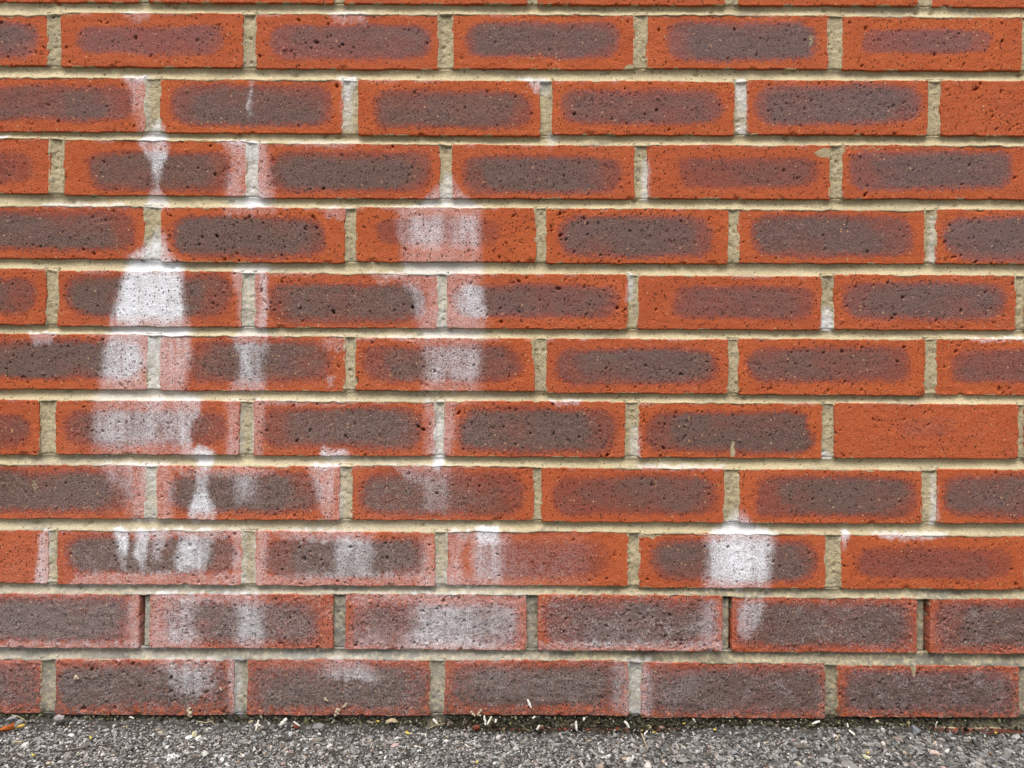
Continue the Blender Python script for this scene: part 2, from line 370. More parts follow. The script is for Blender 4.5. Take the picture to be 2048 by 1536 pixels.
# ------------------------------------------------------------------ lime streaks, measured: rows of (y, x_left, x_right, amount), edge softness
STREAKS = [
 ([(430, 240, 960, .0), (560, 180, 990, .03), (800, 120, 980, .05), (1050, 0, 960, .08), (1180, -60, 1060, .13), (1310, -60, 1070, .14), (1440, -60, 900, .08)], 60),
 # broad streak under the joint on the left
 ([(452, 312, 322, .6), (472, 308, 324, .9), (490, 294, 328, .95), (505, 270, 342, .95), (522, 256, 350, 1), (545, 252, 360, 1),
   (580, 242, 361, 1), (620, 233, 369, 1), (655, 219, 380, .85), (672, 212, 379, .72), (705, 209, 380, .66), (745, 204, 374, .60), (785, 201, 368, .52)], 11),
 ([(682, 228, 292, .2), (715, 232, 290, .4), (765, 225, 280, .25)], 20),
 ([(470, 305, 326, .5), (545, 268, 355, .9), (600, 260, 352, .9), (640, 240, 362, .7)], 14),
 ([(785, 190, 402, .4), (815, 186, 402, .42), (845, 190, 388, .42), (875, 188, 380, .42), (912, 188, 400, .36)], 12),
 ([(798, 288, 325, .6), (830, 298, 318, .45), (870, 290, 312, .45), (885, 300, 308, .2)], 8),
 ([(798, 352, 404, .65), (830, 356, 398, .6), (862, 364, 380, .55), (912, 362, 386, .5)], 6),
 ([(820, 195, 250, .12), (880, 195, 245, .15)], 14),
 ([(925, 195, 312, .42), (955, 215, 300, .35), (985, 235, 290, .2), (1042, 262, 296, .32)], 14),
 ([(928, 262, 346, .42), (1045, 268, 344, .42)], 12),
 ([(893, 385, 418, .85), (910, 380, 428, .9), (932, 395, 425, .9), (945, 388, 416, .55), (975, 392, 412, .55), (1000, 386, 420, .75), (1030, 378, 428, .75), (1046, 375, 430, .4)], 6),
 ([(935, 345, 550, .38), (950, 360, 545, .25)], 8),
 ([(945, 466, 512, .3), (975, 470, 508, .38), (1008, 474, 505, .2)], 14),
 ([(928, 618, 684, .7), (950, 622, 668, .55), (985, 632, 662, .5), (1030, 640, 664, .25)], 7),
 ([(930, 652, 684, .35), (1042, 648, 684, .45)], 10),
 # thin runs of the upper courses
 ([(240, 304, 322, .5), (262, 300, 332, .75), (285, 276, 336, .75), (303, 284, 338, .7), (322, 300, 328, .65), (345, 304, 320, .6), (372, 307, 318, .45), (392, 296, 330, .7), (408, 286, 335, .55), (420, 290, 330, .5)], 6),
 ([(150, 240, 300, .85), (160, 248, 296, .7), (185, 262, 292, .55), (225, 268, 292, .4), (266, 275, 294, .35)], 8),
 ([(278, 430, 520, .75), (290, 452, 535, .6), (330, 462, 540, .5), (372, 452, 545, .52), (398, 450, 545, .5), (415, 470, 530, .5)], 9),
 ([(280, 490, 518, .75), (330, 495, 514, .8), (372, 494, 516, .5), (400, 485, 530, .85), (412, 492, 526, .7)], 5),
 ([(412, 440, 560, .4), (432, 450, 545, .25)], 9),
 ([(160, 497, 505, .3), (208, 496, 504, .42), (235, 497, 503, .15)], 3),
 ([(150, 676, 714, .8), (175, 682, 706, .75), (205, 684, 704, .5), (262, 680, 700, .3)], 6),
 ([(412, 645, 700, .45), (438, 655, 690, .35)], 8),
 ([(280, 560, 720, .3), (296, 600, 710, .25)], 10),
 ([(154, 1030, 1090, .55), (165, 1058, 1096, .75), (188, 1075, 1092, .5)], 6),
 ([(268, 1094, 1116, .6), (285, 1096, 1112, .35), (302, 1098, 1108, .15)], 5),
 ([(160, 1471, 1492, .72), (200, 1472, 1494, .68), (240, 1474, 1492, .3), (268, 1474, 1495, .75)], 4),
 ([(315, 1284, 1296, .3), (345, 1283, 1300, .65), (400, 1284, 1302, .6)], 4),
 # streak under the middle joint
 ([(345, 888, 899, .5), (362, 880, 906, .65), (380, 868, 920, .65), (402, 843, 945, .72), (415, 800, 968, .42), (440, 790, 966, .30), (490, 800, 965, .30), (527, 806, 968, .50), (548, 800, 968, .42)], 7),
 ([(428, 822, 888, .35), (460, 818, 884, .55), (500, 815, 886, .42)], 9),
 ([(428, 906, 956, .32), (460, 908, 954, .50), (500, 904, 956, .38)], 9),
 ([(415, 785, 830, .5), (430, 790, 825, .35)], 8),
 ([(545, 750, 968, .42), (560, 800, 962, .38), (600, 835, 966, .42), (657, 832, 972, .52), (676, 845, 965, .35)], 12),
 ([(545, 735, 800, .35), (565, 750, 790, .2)], 7),
 ([(568, 922, 966, .42), (600, 918, 968, .46), (636, 925, 970, .36)], 7),
 ([(672, 745, 965, .35), (690, 840, 962, .32), (720, 850, 958, .34), (760, 850, 962, .32), (785, 840, 965, .34)], 11),
 ([(692, 850, 958, .12), (735, 858, 955, .26), (762, 852, 960, .1)], 14),
 ([(800, 846, 910, .4), (860, 852, 908, .48), (912, 850, 906, .55)], 8),
 ([(835, 862, 884, .45), (880, 864, 886, .35)], 6),
 ([(898, 866, 888, .5), (918, 866, 890, .95), (935, 864, 884, .9), (948, 866, 880, .4)], 4),
 ([(930, 770, 905, .4), (946, 800, 905, .3), (975, 846, 896, .3), (1025, 850, 895, .15)], 12),
 # runs beside the second joint from the left
 ([(528, 474, 540, .45), (545, 466, 535, .55), (580, 472, 534, .4), (656, 478, 535, .4), (672, 465, 538, .42), (700, 470, 534, .22)], 6),
 ([(548, 520, 534, .6), (600, 519, 531, .55), (652, 521, 534, .6)], 4),
 ([(690, 468, 535, .25), (705, 480, 532, .34), (740, 478, 526, .36), (782, 464, 532, .34)], 9),
 ([(695, 482, 500, .3), (740, 482, 502, .35), (780, 474, 500, .2)], 5),
 ([(762, 460, 532, .28), (786, 456, 532, .4)], 6),
 ([(676, 640, 690, .35), (702, 652, 688, .3)], 8), ([(752, 655, 668, .45), (776, 654, 668, .4)], 4),
 ([(800, 450, 482, .35), (860, 458, 482, .5), (912, 452, 484, .5)], 8), ([(800, 504, 532, .42), (860, 506, 524, .5), (912, 506, 522, .4)], 7),
 ([(802, 510, 720, .3), (812, 530, 700, .2)], 6),
 ([(896, 640, 690, .5), (912, 640, 700, .85), (922, 650, 690, .4)], 4),
 ([(664, 50, 115, .65), (676, 62, 108, .5), (690, 68, 100, .25)], 5),
 # ninth course
 ([(1058, 224, 258, .95), (1075, 226, 258, .85), (1095, 232, 256, .75), (1115, 240, 252, .55), (1140, 242, 250, .3)], 5),
 ([(1060, 268, 306, .9), (1078, 272, 296, .75), (1110, 268, 292, .65), (1125, 276, 290, .4), (1145, 274, 290, .2)], 5),
 ([(1060, 300, 332, .7), (1075, 300, 335, .45), (1105, 302, 322, .4), (1130, 308, 318, .2)], 6),
 ([(1060, 352, 432, .4), (1078, 358, 428, .48), (1105, 352, 420, .48), (1145, 350, 408, .38)], 8),
 ([(1078, 362, 405, .3), (1140, 355, 402, .35)], 8),
 ([(1146, 150, 490, .35), (1172, 130, 488, .42)], 10), ([(1058, 250, 490, .4), (1074, 300, 486, .3)], 8),
 ([(1062, 466, 490, .4), (1170, 462, 490, .45)], 7),
 ([(1062, 84, 100, .75), (1110, 76, 99, .75), (1166, 68, 99, .75)], 5),
 ([(1064, 508, 540, .45), (1120, 509, 530, .6), (1172, 508, 528, .45)], 7),
 ([(1060, 540, 720, .45), (1084, 580, 700, .32)], 9), ([(1064, 674, 752, .48), (1090, 672, 746, .46), (1150, 668, 742, .34)], 10),
 ([(1146, 520, 872, .25), (1172, 520, 874, .4)], 10), ([(1064, 845, 872, .25), (1172, 840, 874, .45)], 9),
 ([(1053, 953, 998, .95), (1080, 954, 996, .95), (1092, 958, 990, .5)], 5),
 ([(1062, 892, 1030, .35), (1090, 945, 1010, .4), (1172, 945, 1008, .42)], 10), ([(1062, 890, 935, .25), (1120, 890, 920, .4), (1174, 890, 945, .55)], 9),
 ([(1062, 892, 1180, .1), (1174, 892, 1180, .16)], 25),
 # streak on the right
 ([(1015, 1466, 1480, .45), (1032, 1464, 1488, .9), (1046, 1452, 1502, .95), (1057, 1440, 1520, .85), (1064, 1422, 1550, .7), (1070, 1412, 1552, .72), (1105, 1420, 1546, .68), (1150, 1414, 1538, .66), (1180, 1408, 1536, .66)], 13),
 ([(1062, 1436, 1520, .6), (1110, 1442, 1512, .75), (1170, 1440, 1506, .55)], 24),
 ([(1064, 1740, 1900, .45), (1074, 1760, 1890, .5), (1082, 1785, 1850, .3)], 4), ([(1064, 1680, 1702, .85), (1085, 1682, 1696, .6), (1105, 1682, 1690, .3)], 4),
 ([(945, 1862, 1876, .4), (1000, 1864, 1876, .55), (1050, 1862, 1878, .65)], 4),
 ([(615, 1648, 1664, .4), (640, 1646, 1666, .85), (664, 1642, 1668, .85)], 4), ([(548, 1254, 1266, .5), (600, 1252, 1264, .55)], 4),
 ([(850, 1262, 1280, .5), (915, 1264, 1282, .6)], 4), ([(930, 1270, 1455, .4), (941, 1290, 1450, .35)], 4), ([(800, 1095, 1165, .7), (811, 1110, 1155, .4)], 4),
 ([(676, 1930, 2100, .7), (684, 1950, 2090, .4)], 4), ([(902, 1645, 1660, .5), (918, 1645, 1662, .6)], 4),
 ([(430, 1862, 1874, .3), (528, 1862, 1874, .45)], 4),
 ([(22, 240, 305, .5), (46, 262, 292, .25)], 9), ([(20, 655, 735, .55), (48, 670, 730, .35)], 9),
 ([(272, -20, 14, .8), (280, -20, 10, .6)], 4), ([(406, 80, 260, .45), (416, 90, 250, .3)], 4),
 # rough lowest courses
 ([(1186, 296, 400, .35), (1230, 298, 385, .42), (1298, 298, 400, .5)], 16), ([(1186, 468, 528, .42), (1240, 472, 524, .42), (1298, 476, 528, .38)], 12),
 ([(1186, 300, 480, .4), (1204, 300, 470, .3)], 8), ([(1186, 820, 955, .4), (1240, 828, 950, .4), (1300, 818, 955, .4)], 16),
 ([(1190, 690, 830, .4), (1210, 690, 820, .2)], 10), ([(1260, 690, 830, .1), (1300, 690, 1050, .4)], 14), ([(1190, 955, 1053, .35), (1300, 960, 1053, .3)], 20),
 ([(1284, -60, 280, .3), (1298, -60, 280, .5)], 8), ([(1190, 255, 280, .35), (1298, 255, 280, .45)], 8),
 ([(1198, 1470, 1530, .3), (1215, 1476, 1528, .55), (1260, 1478, 1512, .5), (1280, 1480, 1504, .25)], 8),
 ([(1282, 1076, 1445, .3), (1302, 1076, 1445, .5)], 7), ([(1200, 1400, 1446, .3), (1300, 1400, 1446, .4)], 12),
 ([(1190, 1100, 1320, .06), (1290, 1120, 1320, .14)], 40),
 ([(1318, 310, 440, .35), (1345, 340, 430, .45), (1390, 350, 420, .3)], 14), ([(1318, 640, 730, .3), (1360, 650, 760, .35)], 20),
 ([(1318, 1225, 1262, .3), (1428, 1225, 1262, .35)], 10), ([(1340, 960, 1200, .1), (1400, 980, 1200, .1)], 40), ([(1340, 1290, 1430, .12), (1400, 1300, 1400, .14)], 30),
 ([(1320, 455, 480, .4), (1430, 455, 480, .5)], 6), ([(1320, 1258, 1300, .35), (1430, 1256, 1300, .45)], 9),
]
CRUST = [  # thick powdery spots that hide the brick below
 ([(1054, 955, 996, .9), (1072, 954, 994, .9), (1084, 957, 978, .8), (1096, 958, 972, .4)], 4), ([(1062, 982, 994, .8), (1095, 984, 992, .5)], 4),
 ([(1058, 228, 256, .75), (1075, 232, 255, .6), (1090, 238, 252, .3)], 4), ([(1060, 272, 304, .7), (1074, 276, 292, .5), (1086, 278, 288, .2)], 4), ([(1060, 306, 326, .6), (1070, 308, 320, .3)], 3),
 ([(1068, 1765, 1890, .55), (1075, 1775, 1870, .45)], 4), ([(898, 388, 424, .7), (930, 396, 424, .75), (940, 398, 412, .3)], 5), ([(915, 868, 888, .7), (938, 868, 880, .7)], 3),
 ([(152, 246, 296, .5), (162, 252, 292, .3)], 4), ([(280, 455, 515, .6), (288, 480, 512, .35)], 4), ([(928, 622, 680, .5), (938, 630, 665, .2)], 4),
 ([(904, 642, 690, .6), (916, 645, 685, .5)], 4), ([(1066, 1680, 1696, .6), (1082, 1682, 1692, .3)], 4), ([(1040, 1460, 1490, .5), (1100, 1446, 1505, .6), (1160, 1446, 1500, .4)], 16),
 ([(520, 285, 335, .5), (560, 265, 345, .6), (620, 255, 350, .55), (645, 250, 355, .25)], 18),
]
SMEARS = [  # mortar wiped over the brick edges
 ([(295, 1650, 1690, .75), (305, 1625, 1690, .8), (318, 1640, 1668, .6)], 5), ([(292, 1690, 1780, .55), (300, 1690, 1760, .45)], 3),
 ([(884, 1464, 1470, .9), (916, 1462, 1471, .95)], 2), ([(1320, 1812, 1832, .9), (1335, 1818, 1832, .8), (1358, 1825, 1832, .6)], 3),
 ([(1052, 1270, 1335, 1.0), (1072, 1272, 1325, .9), (1078, 1280, 1310, .5)], 4), ([(128, 1254, 1276, .9), (140, 1245, 1278, .9)], 4),
 ([(415, 1068, 1082, .9), (450, 1072, 1082, .9)], 3), ([(18, 0, 110, .6), (38, 0, 40, .5)], 6), ([(22, 115, 165, .6), (36, 115, 140, .4)], 4),
 ([(676, 1060, 1078, .9), (705, 1064, 1078, .9), (735, 1070, 1080, .8)], 3), ([(68, 1615, 1632, .6), (92, 1612, 1628, .5)], 4), ([(1058, 866, 895, .9), (1100, 874, 884, .9)], 3),
 ([(458, 232, 236, .55), (500, 231, 236, .5)], 1.5), ([(480, 106, 109, .5), (518, 106, 109, .5)], 1.5), ([(960, 58, 76, .5), (985, 62, 74, .5)], 3), ([(216, 1680, 1730, .5), (224, 1690, 1728, .4)], 3),
]

def field(px, py, defs, seed, wob=5.0, ragged=0.0):
    wx = px + (fbm(px / 26, py / 30, seed, 3) - 0.5) * wob * 2.2 + (vnoise(px / 5, py / 5, seed + 3) - 0.5) * wob * 0.9
    wy = py + (fbm(px / 9, py / 60, seed + 5, 2) - 0.5) * wob * 3.0
    out = np.zeros_like(px, float)
    for rows, soft in defs:
        ys = np.array([r[0] for r in rows], float)
        x0 = min(r[1] for r in rows) - 30; x1 = max(r[2] for r in rows) + 30
        m = (px > x0) & (px < x1) & (py > ys[0] - 40) & (py < ys[-1] + 40)
        if not m.any(): continue
        X, Y = wx[m], wy[m]
        xl = np.interp(Y, ys, [r[1] for r in rows]); xr = np.interp(Y, ys, [r[2] for r in rows]); al = np.interp(Y, ys, [r[3] for r in rows])
        e = soft * 1.35
        a = al * sstep((X - xl) / e * 0.5 + 0.5) * sstep((xr - X) / e * 0.5 + 0.5)
        ye = min(9.0, soft + 2.0)
        a *= sstep((Y - ys[0]) / ye + 0.5) * sstep((ys[-1] - Y) / ye + 0.5)
        out[m] = 1 - (1 - out[m]) * (1 - a)
    return out

# ------------------------------------------------------------------ the wall
wall = bpy.data.objects.new('brick_wall', None)
scene.collection.objects.link(wall)
wall.location = (0, 0, 0)
tag(wall, 'red brick wall with dark brick centres, buff mortar joints and white salt streaks', 'wall')
wall['kind'] = 'thing'

def make_brick(idx, rect, core, row, fine, special=None):
    xl, xr, yt, yb = rect
    cx, cy = (xl + xr) / 2, (yt + yb) / 2
    X0, Z0 = px2w(cx, cy); X0, Z0 = float(X0), float(Z0)
    W, H = (xr - xl) * S, (yb - yt) * S
    r = np.random.default_rng(1000 + idx)
    res = 0.00112 if fine else 0.0045
    e = np.array([0, .00035, .0008, .0014, .0022])
    nu = max(6, int((W - .0064) / res)); nv = max(4, int((H - .0064) / res))
    us = np.concatenate([e, np.linspace(.0032, W - .0032, nu), (W - e)[::-1]])
    vs = np.concatenate([e, np.linspace(.0032, H - .0032, nv), (H - e)[::-1]])
    nU, nV = len(us), len(vs)
    U, V = np.meshgrid(us, vs, indexing='ij')
    sd = idx * 7 + 3
    # wandering outline
    A = 0.0013
    eb = (fbm(us / .02, 0 * us + 1.5, sd, 3) - .5) * A * 1.6 + (vnoise(us / .0022, 0 * us, sd + 1) - .5) * .0006
    et = (fbm(us / .02, 0 * us + 1.5, sd + 2, 3) - .5) * A * 1.6 + (vnoise(us / .0022, 0 * us, sd + 3) - .5) * .0006
    el = (fbm(vs / .015, 0 * vs + 1.5, sd + 4, 3) - .5) * A * 2.2 + (vnoise(vs / .0022, 0 * vs, sd + 5) - .5) * .0007
    er = (fbm(vs / .015, 0 * vs + 1.5, sd + 6, 3) - .5) * A * 2.2 + (vnoise(vs / .0022, 0 * vs, sd + 7) - .5) * .0007
    tx = U / W; tz = V / H
    PX = -W / 2 + U + el[None, :] * (1 - tx) + er[None, :] * tx
    PZ = -H / 2 + V + eb[:, None] * (1 - tz) + et[:, None] * tz
    # rounded arris and corners
    cr = 0.0024 + 0.0015 * r.random()
    qx = np.abs(U - W / 2) - (W / 2 - cr); qz = np.abs(V - H / 2) - (H / 2 - cr)
    sdf = np.hypot(np.maximum(qx, 0), np.maximum(qz, 0)) + np.minimum(np.maximum(qx, qz), 0) - cr
    d = -sdf
    px, py = w2px(X0 + PX, Z0 + PZ)
    br = 0.0008 * (0.6 + 0.9 * fbm(px / 40, py / 40, sd + 8, 2))
    dep = np.where(d < br, br - np.sqrt(np.maximum(br ** 2 - (br - np.clip(d, 0, None)) ** 2, 0)), 0.0)
    dep = dep + np.maximum(-d, 0) * 3.0
    inner = sstep(d / .004)
    rough = 1.0 if row < NA + 10 else 1.9
    dep += (fbm(px / 120, py / 60, sd + 9, 2) - .5) * .0011
    dep += (fbm(px / 14, py / 9, 11, 3) - .5) * .00075 * rough * (0.35 + 0.65 * inner)
    dep += (r.random((nU, nV)) - .5) * .00020 * rough * (1 if fine else 0)
    dep += (r.random() - .5) * .0016
    tilt = (r.random(2) - .5) * .004
    dep += tilt[0] * PX + tilt[1] * PZ
    if fine:
        # open pores and drag pits
        n = int(r.uniform(60, 190)); strong = r.uniform(.8, 1.2)
        if row >= NA + 10: n = int(n * 1.5)
        cl = r.random((4, 2))
        for q in range(n):
            if r.random() < .3:
                k = cl[r.integers(0, 4)]
                pu = (k[0] + r.normal(0, .12)) * W; pv = (k[1] + r.normal(0, .16)) * H
            else:
                pu = r.random() * W; pv = r.random() * H
            rad = min(.0014, .00047 * math.exp(r.normal(0, .42))) * strong
            el_ = r.uniform(1.0, 2.1); an = r.normal(math.pi / 2, .7)
            if r.random() < .05: el_ = r.uniform(4, 9); rad = .00055; an = r.normal(math.pi / 2, .25)
            i0, i1 = np.searchsorted(us, (pu - 1.5 * el_ * rad, pu + 1.5 * el_ * rad)); j0, j1 = np.searchsorted(vs, (pv - 1.5 * el_ * rad, pv + 1.5 * el_ * rad))
            if i1 <= i0 or j1 <= j0: continue
            du = U[i0:i1, j0:j1] - pu; dv = V[i0:i1, j0:j1] - pv
            a_ = du * math.cos(an) + dv * math.sin(an); b_ = -du * math.sin(an) + dv * math.cos(an)
            q_ = np.hypot(a_ / el_, b_ * 1.0) / rad
            dep[i0:i1, j0:j1] += np.clip(1.35 - q_, 0, 1) * rad * r.uniform(2.6, 5.0)
        # proud grains
        for q in range(int(n * (.25 if row < NA + 10 else 1.3))):
            pu = r.random() * W; pv = r.random() * H; rad = .0008 * math.exp(r.normal(0, .35))
            i0, i1 = np.searchsorted(us, (pu - 2 * rad, pu + 2 * rad)); j0, j1 = np.searchsorted(vs, (pv - 2 * rad, pv + 2 * rad))
            if i1 <= i0 or j1 <= j0: continue
            q_ = np.hypot(U[i0:i1, j0:j1] - pu, V[i0:i1, j0:j1] - pv) / rad
            dep[i0:i1, j0:j1] -= np.clip(1.3 - q_, 0, 1) * rad * .9
        for q in range(r.integers(0, 4)):     # chipped spots on the edges
            side = r.integers(0, 2); pu = r.random() * W; pv = 0 if side else H
            q_ = np.hypot((U - pu) / 1.6, V - pv) / r.uniform(.002, .0045)
            dep += np.clip(1.15 - q_, 0, 1) * .002 * (.6 + .8 * vnoise(px / 6, py / 6, sd))
    # colour fields
    cfac = np.zeros_like(px)
    if core is not None:
        x0, x1, y0, y1, s, purple = core
        ccx, ccy, hw, hh = (x0 + x1) / 2, (y0 + y1) / 2, (x1 - x0) / 2, (y1 - y0) / 2
        wob = (fbm(px / 60, py / 45, sd + 12, 3) - .5)
        pw = 2.6 if row < NA + 10 else 4.2
        rx = min(hh * 1.25, hw)
        ax = np.abs(px - ccx + wob * 14); ay = np.abs(py - ccy + r.normal(0, 2.2) + (fbm(px / 75, py / 50, sd + 15, 3) - .5) * 14)
        q1 = np.maximum(ax - (hw - rx), 0) / rx; q2 = ay / hh
        dd = (q1 ** pw + q2 ** pw) ** (1 / pw)
        ox, oy, sx = r.uniform(-.16, .16), r.uniform(-.10, .10), r.uniform(.72, .98)
        e1 = np.maximum(np.abs(px - ccx - ox * hw + wob * 40) - (hw - rx) * sx, 0) / rx; e2 = np.abs(py - ccy - oy * hh + wob * 14) / hh
        di = (e1 ** 2.2 + e2 ** 2.2) ** (1 / 2.2)
        grain = (vnoise(px / 3.2, py / 2.6, sd + 30) - .5)
        cfac = sstep((1.20 - dd + grain * .26) / .52) * .72 + sstep((1.05 - di + grain * .34) / .60) * .32
        blot = fbm(px / 80 + 5, py / 50, sd + 21, 3)
        cfac = s * cfac * np.clip(.84 + .6 * (blot - .4), .5, 1.08)
    else:
        purple = .4
    st = field(px, py, STREAKS, 5, 5.0)
    # bloom along the top arris
    top = np.clip(1 - (py - yt) / 9.0, 0, 1) * np.clip((vnoise(px / 22, 0 * px + row, 77) - .52) * 2.6, 0, .7) * (1.0 if cx < 1500 else .5)
    st = 1 - (1 - st) * (1 - top * .55)
    st = st ** 1.22 * (.60 + .40 * np.clip(cfac * 1.1, 0, 1)) * np.clip(.20 + .80 * fbm(px / 17, py / 26, 31, 3) + .95 * fbm(px / 7, py / 75, 33, 3), .45, 1.25)
    crust = field(px, py, CRUST, 15, 4.0) * np.clip(.55 + .7 * fbm(px / 6, py / 6, 36, 2), .4, 1.1)
    st = np.maximum(st, 1 - (1 - st) * (1 - crust))
    smear = field(px, py, SMEARS, 9, 2.5)
    ed = np.clip(1 - d / S / 5.0, 0, 1)
    smear = np.maximum(smear, ed * np.clip((fbm(px / 26, py / 26, 93, 3) - .50) * 5.0, 0, .95) * np.clip(.4 + 1.2 * vnoise(px / 4, py / 4, 94), 0, 1))
    low = sstep((py - 1290) / 110) * .85 + sstep((py - 1150) / 60) * .28
    low = low * np.clip(.4 + fbm(px / 60, py / 30, 61, 3), 0, 1)
    if row == len(ROWS) - 1: low = np.full_like(px, 1.7)
    wear = np.stack([cfac, st, smear, low], -1).reshape(-1, 4)
    verts = np.stack([PX, dep, PZ], -1).reshape(-1, 3)
    quads = grid_quads(nU, nV)
    # sides and back
    per = np.concatenate([np.arange(nU) * nV, (nU - 1) * nV + np.arange(1, nV), (np.arange(nU - 2, -1, -1)) * nV + nV - 1, np.arange(nV - 2, 0, -1)])
    n0 = len(verts)
    bk = verts[per].copy(); bk[:, 1] = .1025
    verts = np.concatenate([verts, bk, [[0, .1025, 0]]]); wear = np.concatenate([wear, wear[per], wear[:1]])
    m = len(per); a = np.arange(m); b = (a + 1) % m
    sides = np.stack([per[b], per[a], n0 + a, n0 + b], 1)
    tris = np.stack([n0 + b, n0 + a, np.full(m, n0 + m)], 1)
    me = mesh_from('brick', verts, np.concatenate([quads, sides]), tris, {'wear': wear}, True, M_BRICK)
    o = link('brick', me, wall, (X0, 0, Z0))
    weather = {NA + 10: .5, NA + 11: .38}.get(row, .05 * r.random())
    if row == NA + 10 and cx > 1460: weather = .35
    if row == NA + 11 and cx > 1660: weather = .3
    if row == NA + 10 and cx < 280: weather = .4
    o.color = (r.random() * .8 + (.9 if row >= NA + 10 else 0), purple, weather, 1)
    return o

BRICK_LABEL = {
 (NA + 5, 1): 'brick crossed by the broadest thick white salt streak', (NA + 9, 4): 'brick with a solid white salt block across its middle',
 (NA + 2, 5): 'plain orange brick without a dark centre', (NA + 7, 5): 'nearly plain orange brick with only a faint dark patch'}
bi = 0
for ri, row in enumerate(ROWS):
    for ci, (rect, core) in enumerate(row):
        fine = (rect[1] > -40 and rect[0] < 2090 and rect[3] > -20 and ri < len(ROWS) - 1)
        o = make_brick(bi, rect, core, ri, fine)
        lb = BRICK_LABEL.get((ri, ci - 2))
        if lb: o['label'] = lb
        bi += 1

# bed joints: bucket-handle profile, set back under the brick above and flush on the brick below
def edge_line(row, k):
    xs, ys = [], []
    for (x0, x1, y0, y1), _ in row:
        y = (y0, y1)[k]
        sl = ST * (x1 - x0) / 2
        xs += [x0, x1]; ys += [y - sl, y + sl]
    return np.array(xs), np.array(ys)

PROF_V = np.array([-.14, -.04, .04, .14, .26, .40, .54, .68, .80, .90, .99, 1.07, 1.14, 1.22])
PROF_D = np.array([7.0, 3.3, 3.4, 4.0, 4.5, 4.5, 4.1, 3.4, 2.5, 1.55, .6, .1, .7, 3.0]) * .001
def bed_joint(j):
    up, dn = ROWS[j], ROWS[j + 1]
    x0 = max(up[0][0][0], dn[0][0][0]); x1 = min(up[-1][0][1], dn[-1][0][1])
    n = int((x1 - x0) / 2.6)
    xs = np.linspace(x0, x1, n)
    ux, uy = edge_line(up, 1); dx, dy = edge_line(dn, 0)
    yt = np.interp(xs, ux, uy); yb = np.interp(xs, dx, dy)
    k = np.ones(25) / 25
    pad = lambda a: np.convolve(np.pad(a, 12, mode='edge'), k, 'valid')
    yt, yb = pad(yt), pad(yb)
    yb = yb + (fbm(xs / 18, 0 * xs + j, 91, 3) - .5) * 4.0
    V = PROF_V[None, :]; hgt = (yb - yt)[:, None]
    PXp = np.repeat(xs[:, None], len(PROF_V), 1)
    PYp = yt[:, None] + hgt * V
    dep = np.repeat(PROF_D[None, :], n, 0).copy()
    low = j >= NA + 9
    amp = .0008 if not low else .0015
    dep += (fbm(PXp / 90, PYp / 40, 41 + j, 3) - .5) * .0022
    dep += (fbm(PXp / 13, PYp / 8, 43, 3) - .5) * amp * 1.5
    dep += (np.random.default_rng(j).random(dep.shape) - .5) * .00045
    # small holes and cracks
    r = np.random.default_rng(300 + j)
    for q in range(16 if not low else 40):
        hx = r.uniform(x0, x1); hv = r.uniform(0, .9); rad = r.uniform(2.0, 5.0)
        hy = np.interp(hx, xs, yt) + hv * 20
        dd = np.hypot((PXp - hx) / 1.5, PYp - hy) / rad
        dep += np.clip(1.3 - dd, 0, 1) * .0025
    dirt = np.full_like(dep, 0.0)
    if j == NA + 9: dirt += .45
    if j == NA + 10: dirt += .78
    if j == NA + 8: dirt += .12
    dirt += np.clip((fbm(PXp / 75, PYp / 18, 71, 4) - .50) * 2.0, 0, .7)
    st = field(PXp, PYp, STREAKS, 5, 5.0) * .95
    gr = np.zeros_like(dep)
    if j == NA + 11:
        gr += np.interp(PXp, [-900, 150, 840, 870, 905, 1900, 1960, 2100, 2900], [1, 1, .95, .4, .95, .9, .75, .62, .7]); dirt += .6
    if j == NA + 10: gr += np.clip((fbm(PXp / 60, PYp / 20, 72, 3) - .5) * 2.0, 0, .8)
    if j == NA + 9: gr += np.clip((fbm(PXp / 60, PYp / 20, 72, 3) - .58) * 2.0, 0, .6)
    rg = np.full_like(dep, .15)
    Xw, Zw = px2w(PXp, PYp)
    verts = np.stack([Xw, dep, Zw], -1).reshape(-1, 3)
    wear = np.stack([dirt, st, rg, gr], -1).reshape(-1, 4)
    q = grid_quads(n, len(PROF_V))[:, ::-1]
    # body running back into the wall
    nv = len(PROF_V); tp = np.arange(n) * nv; bt = tp + nv - 1; n0 = len(verts)
    b1 = verts[tp].copy(); b1[:, 1] = .1; b2 = verts[bt].copy(); b2[:, 1] = .1
    verts = np.concatenate([verts, b1, b2]); wear = np.concatenate([wear, wear[tp], wear[bt]])
    i = np.arange(n - 1)
    q1 = np.stack([tp[i], tp[i + 1], n0 + i + 1, n0 + i], 1)
    q2 = np.stack([bt[i + 1], bt[i], n0 + n + i, n0 + n + i + 1], 1)
    me = mesh_from('bed_joint', verts, np.concatenate([q, q1[:, ::-1], q2[:, ::-1]]), None, {'wear': wear}, True, M_MORTAR)
    return link('bed_joint', me, wall)
for j in range(len(ROWS) - 1):
    bed_joint(j)

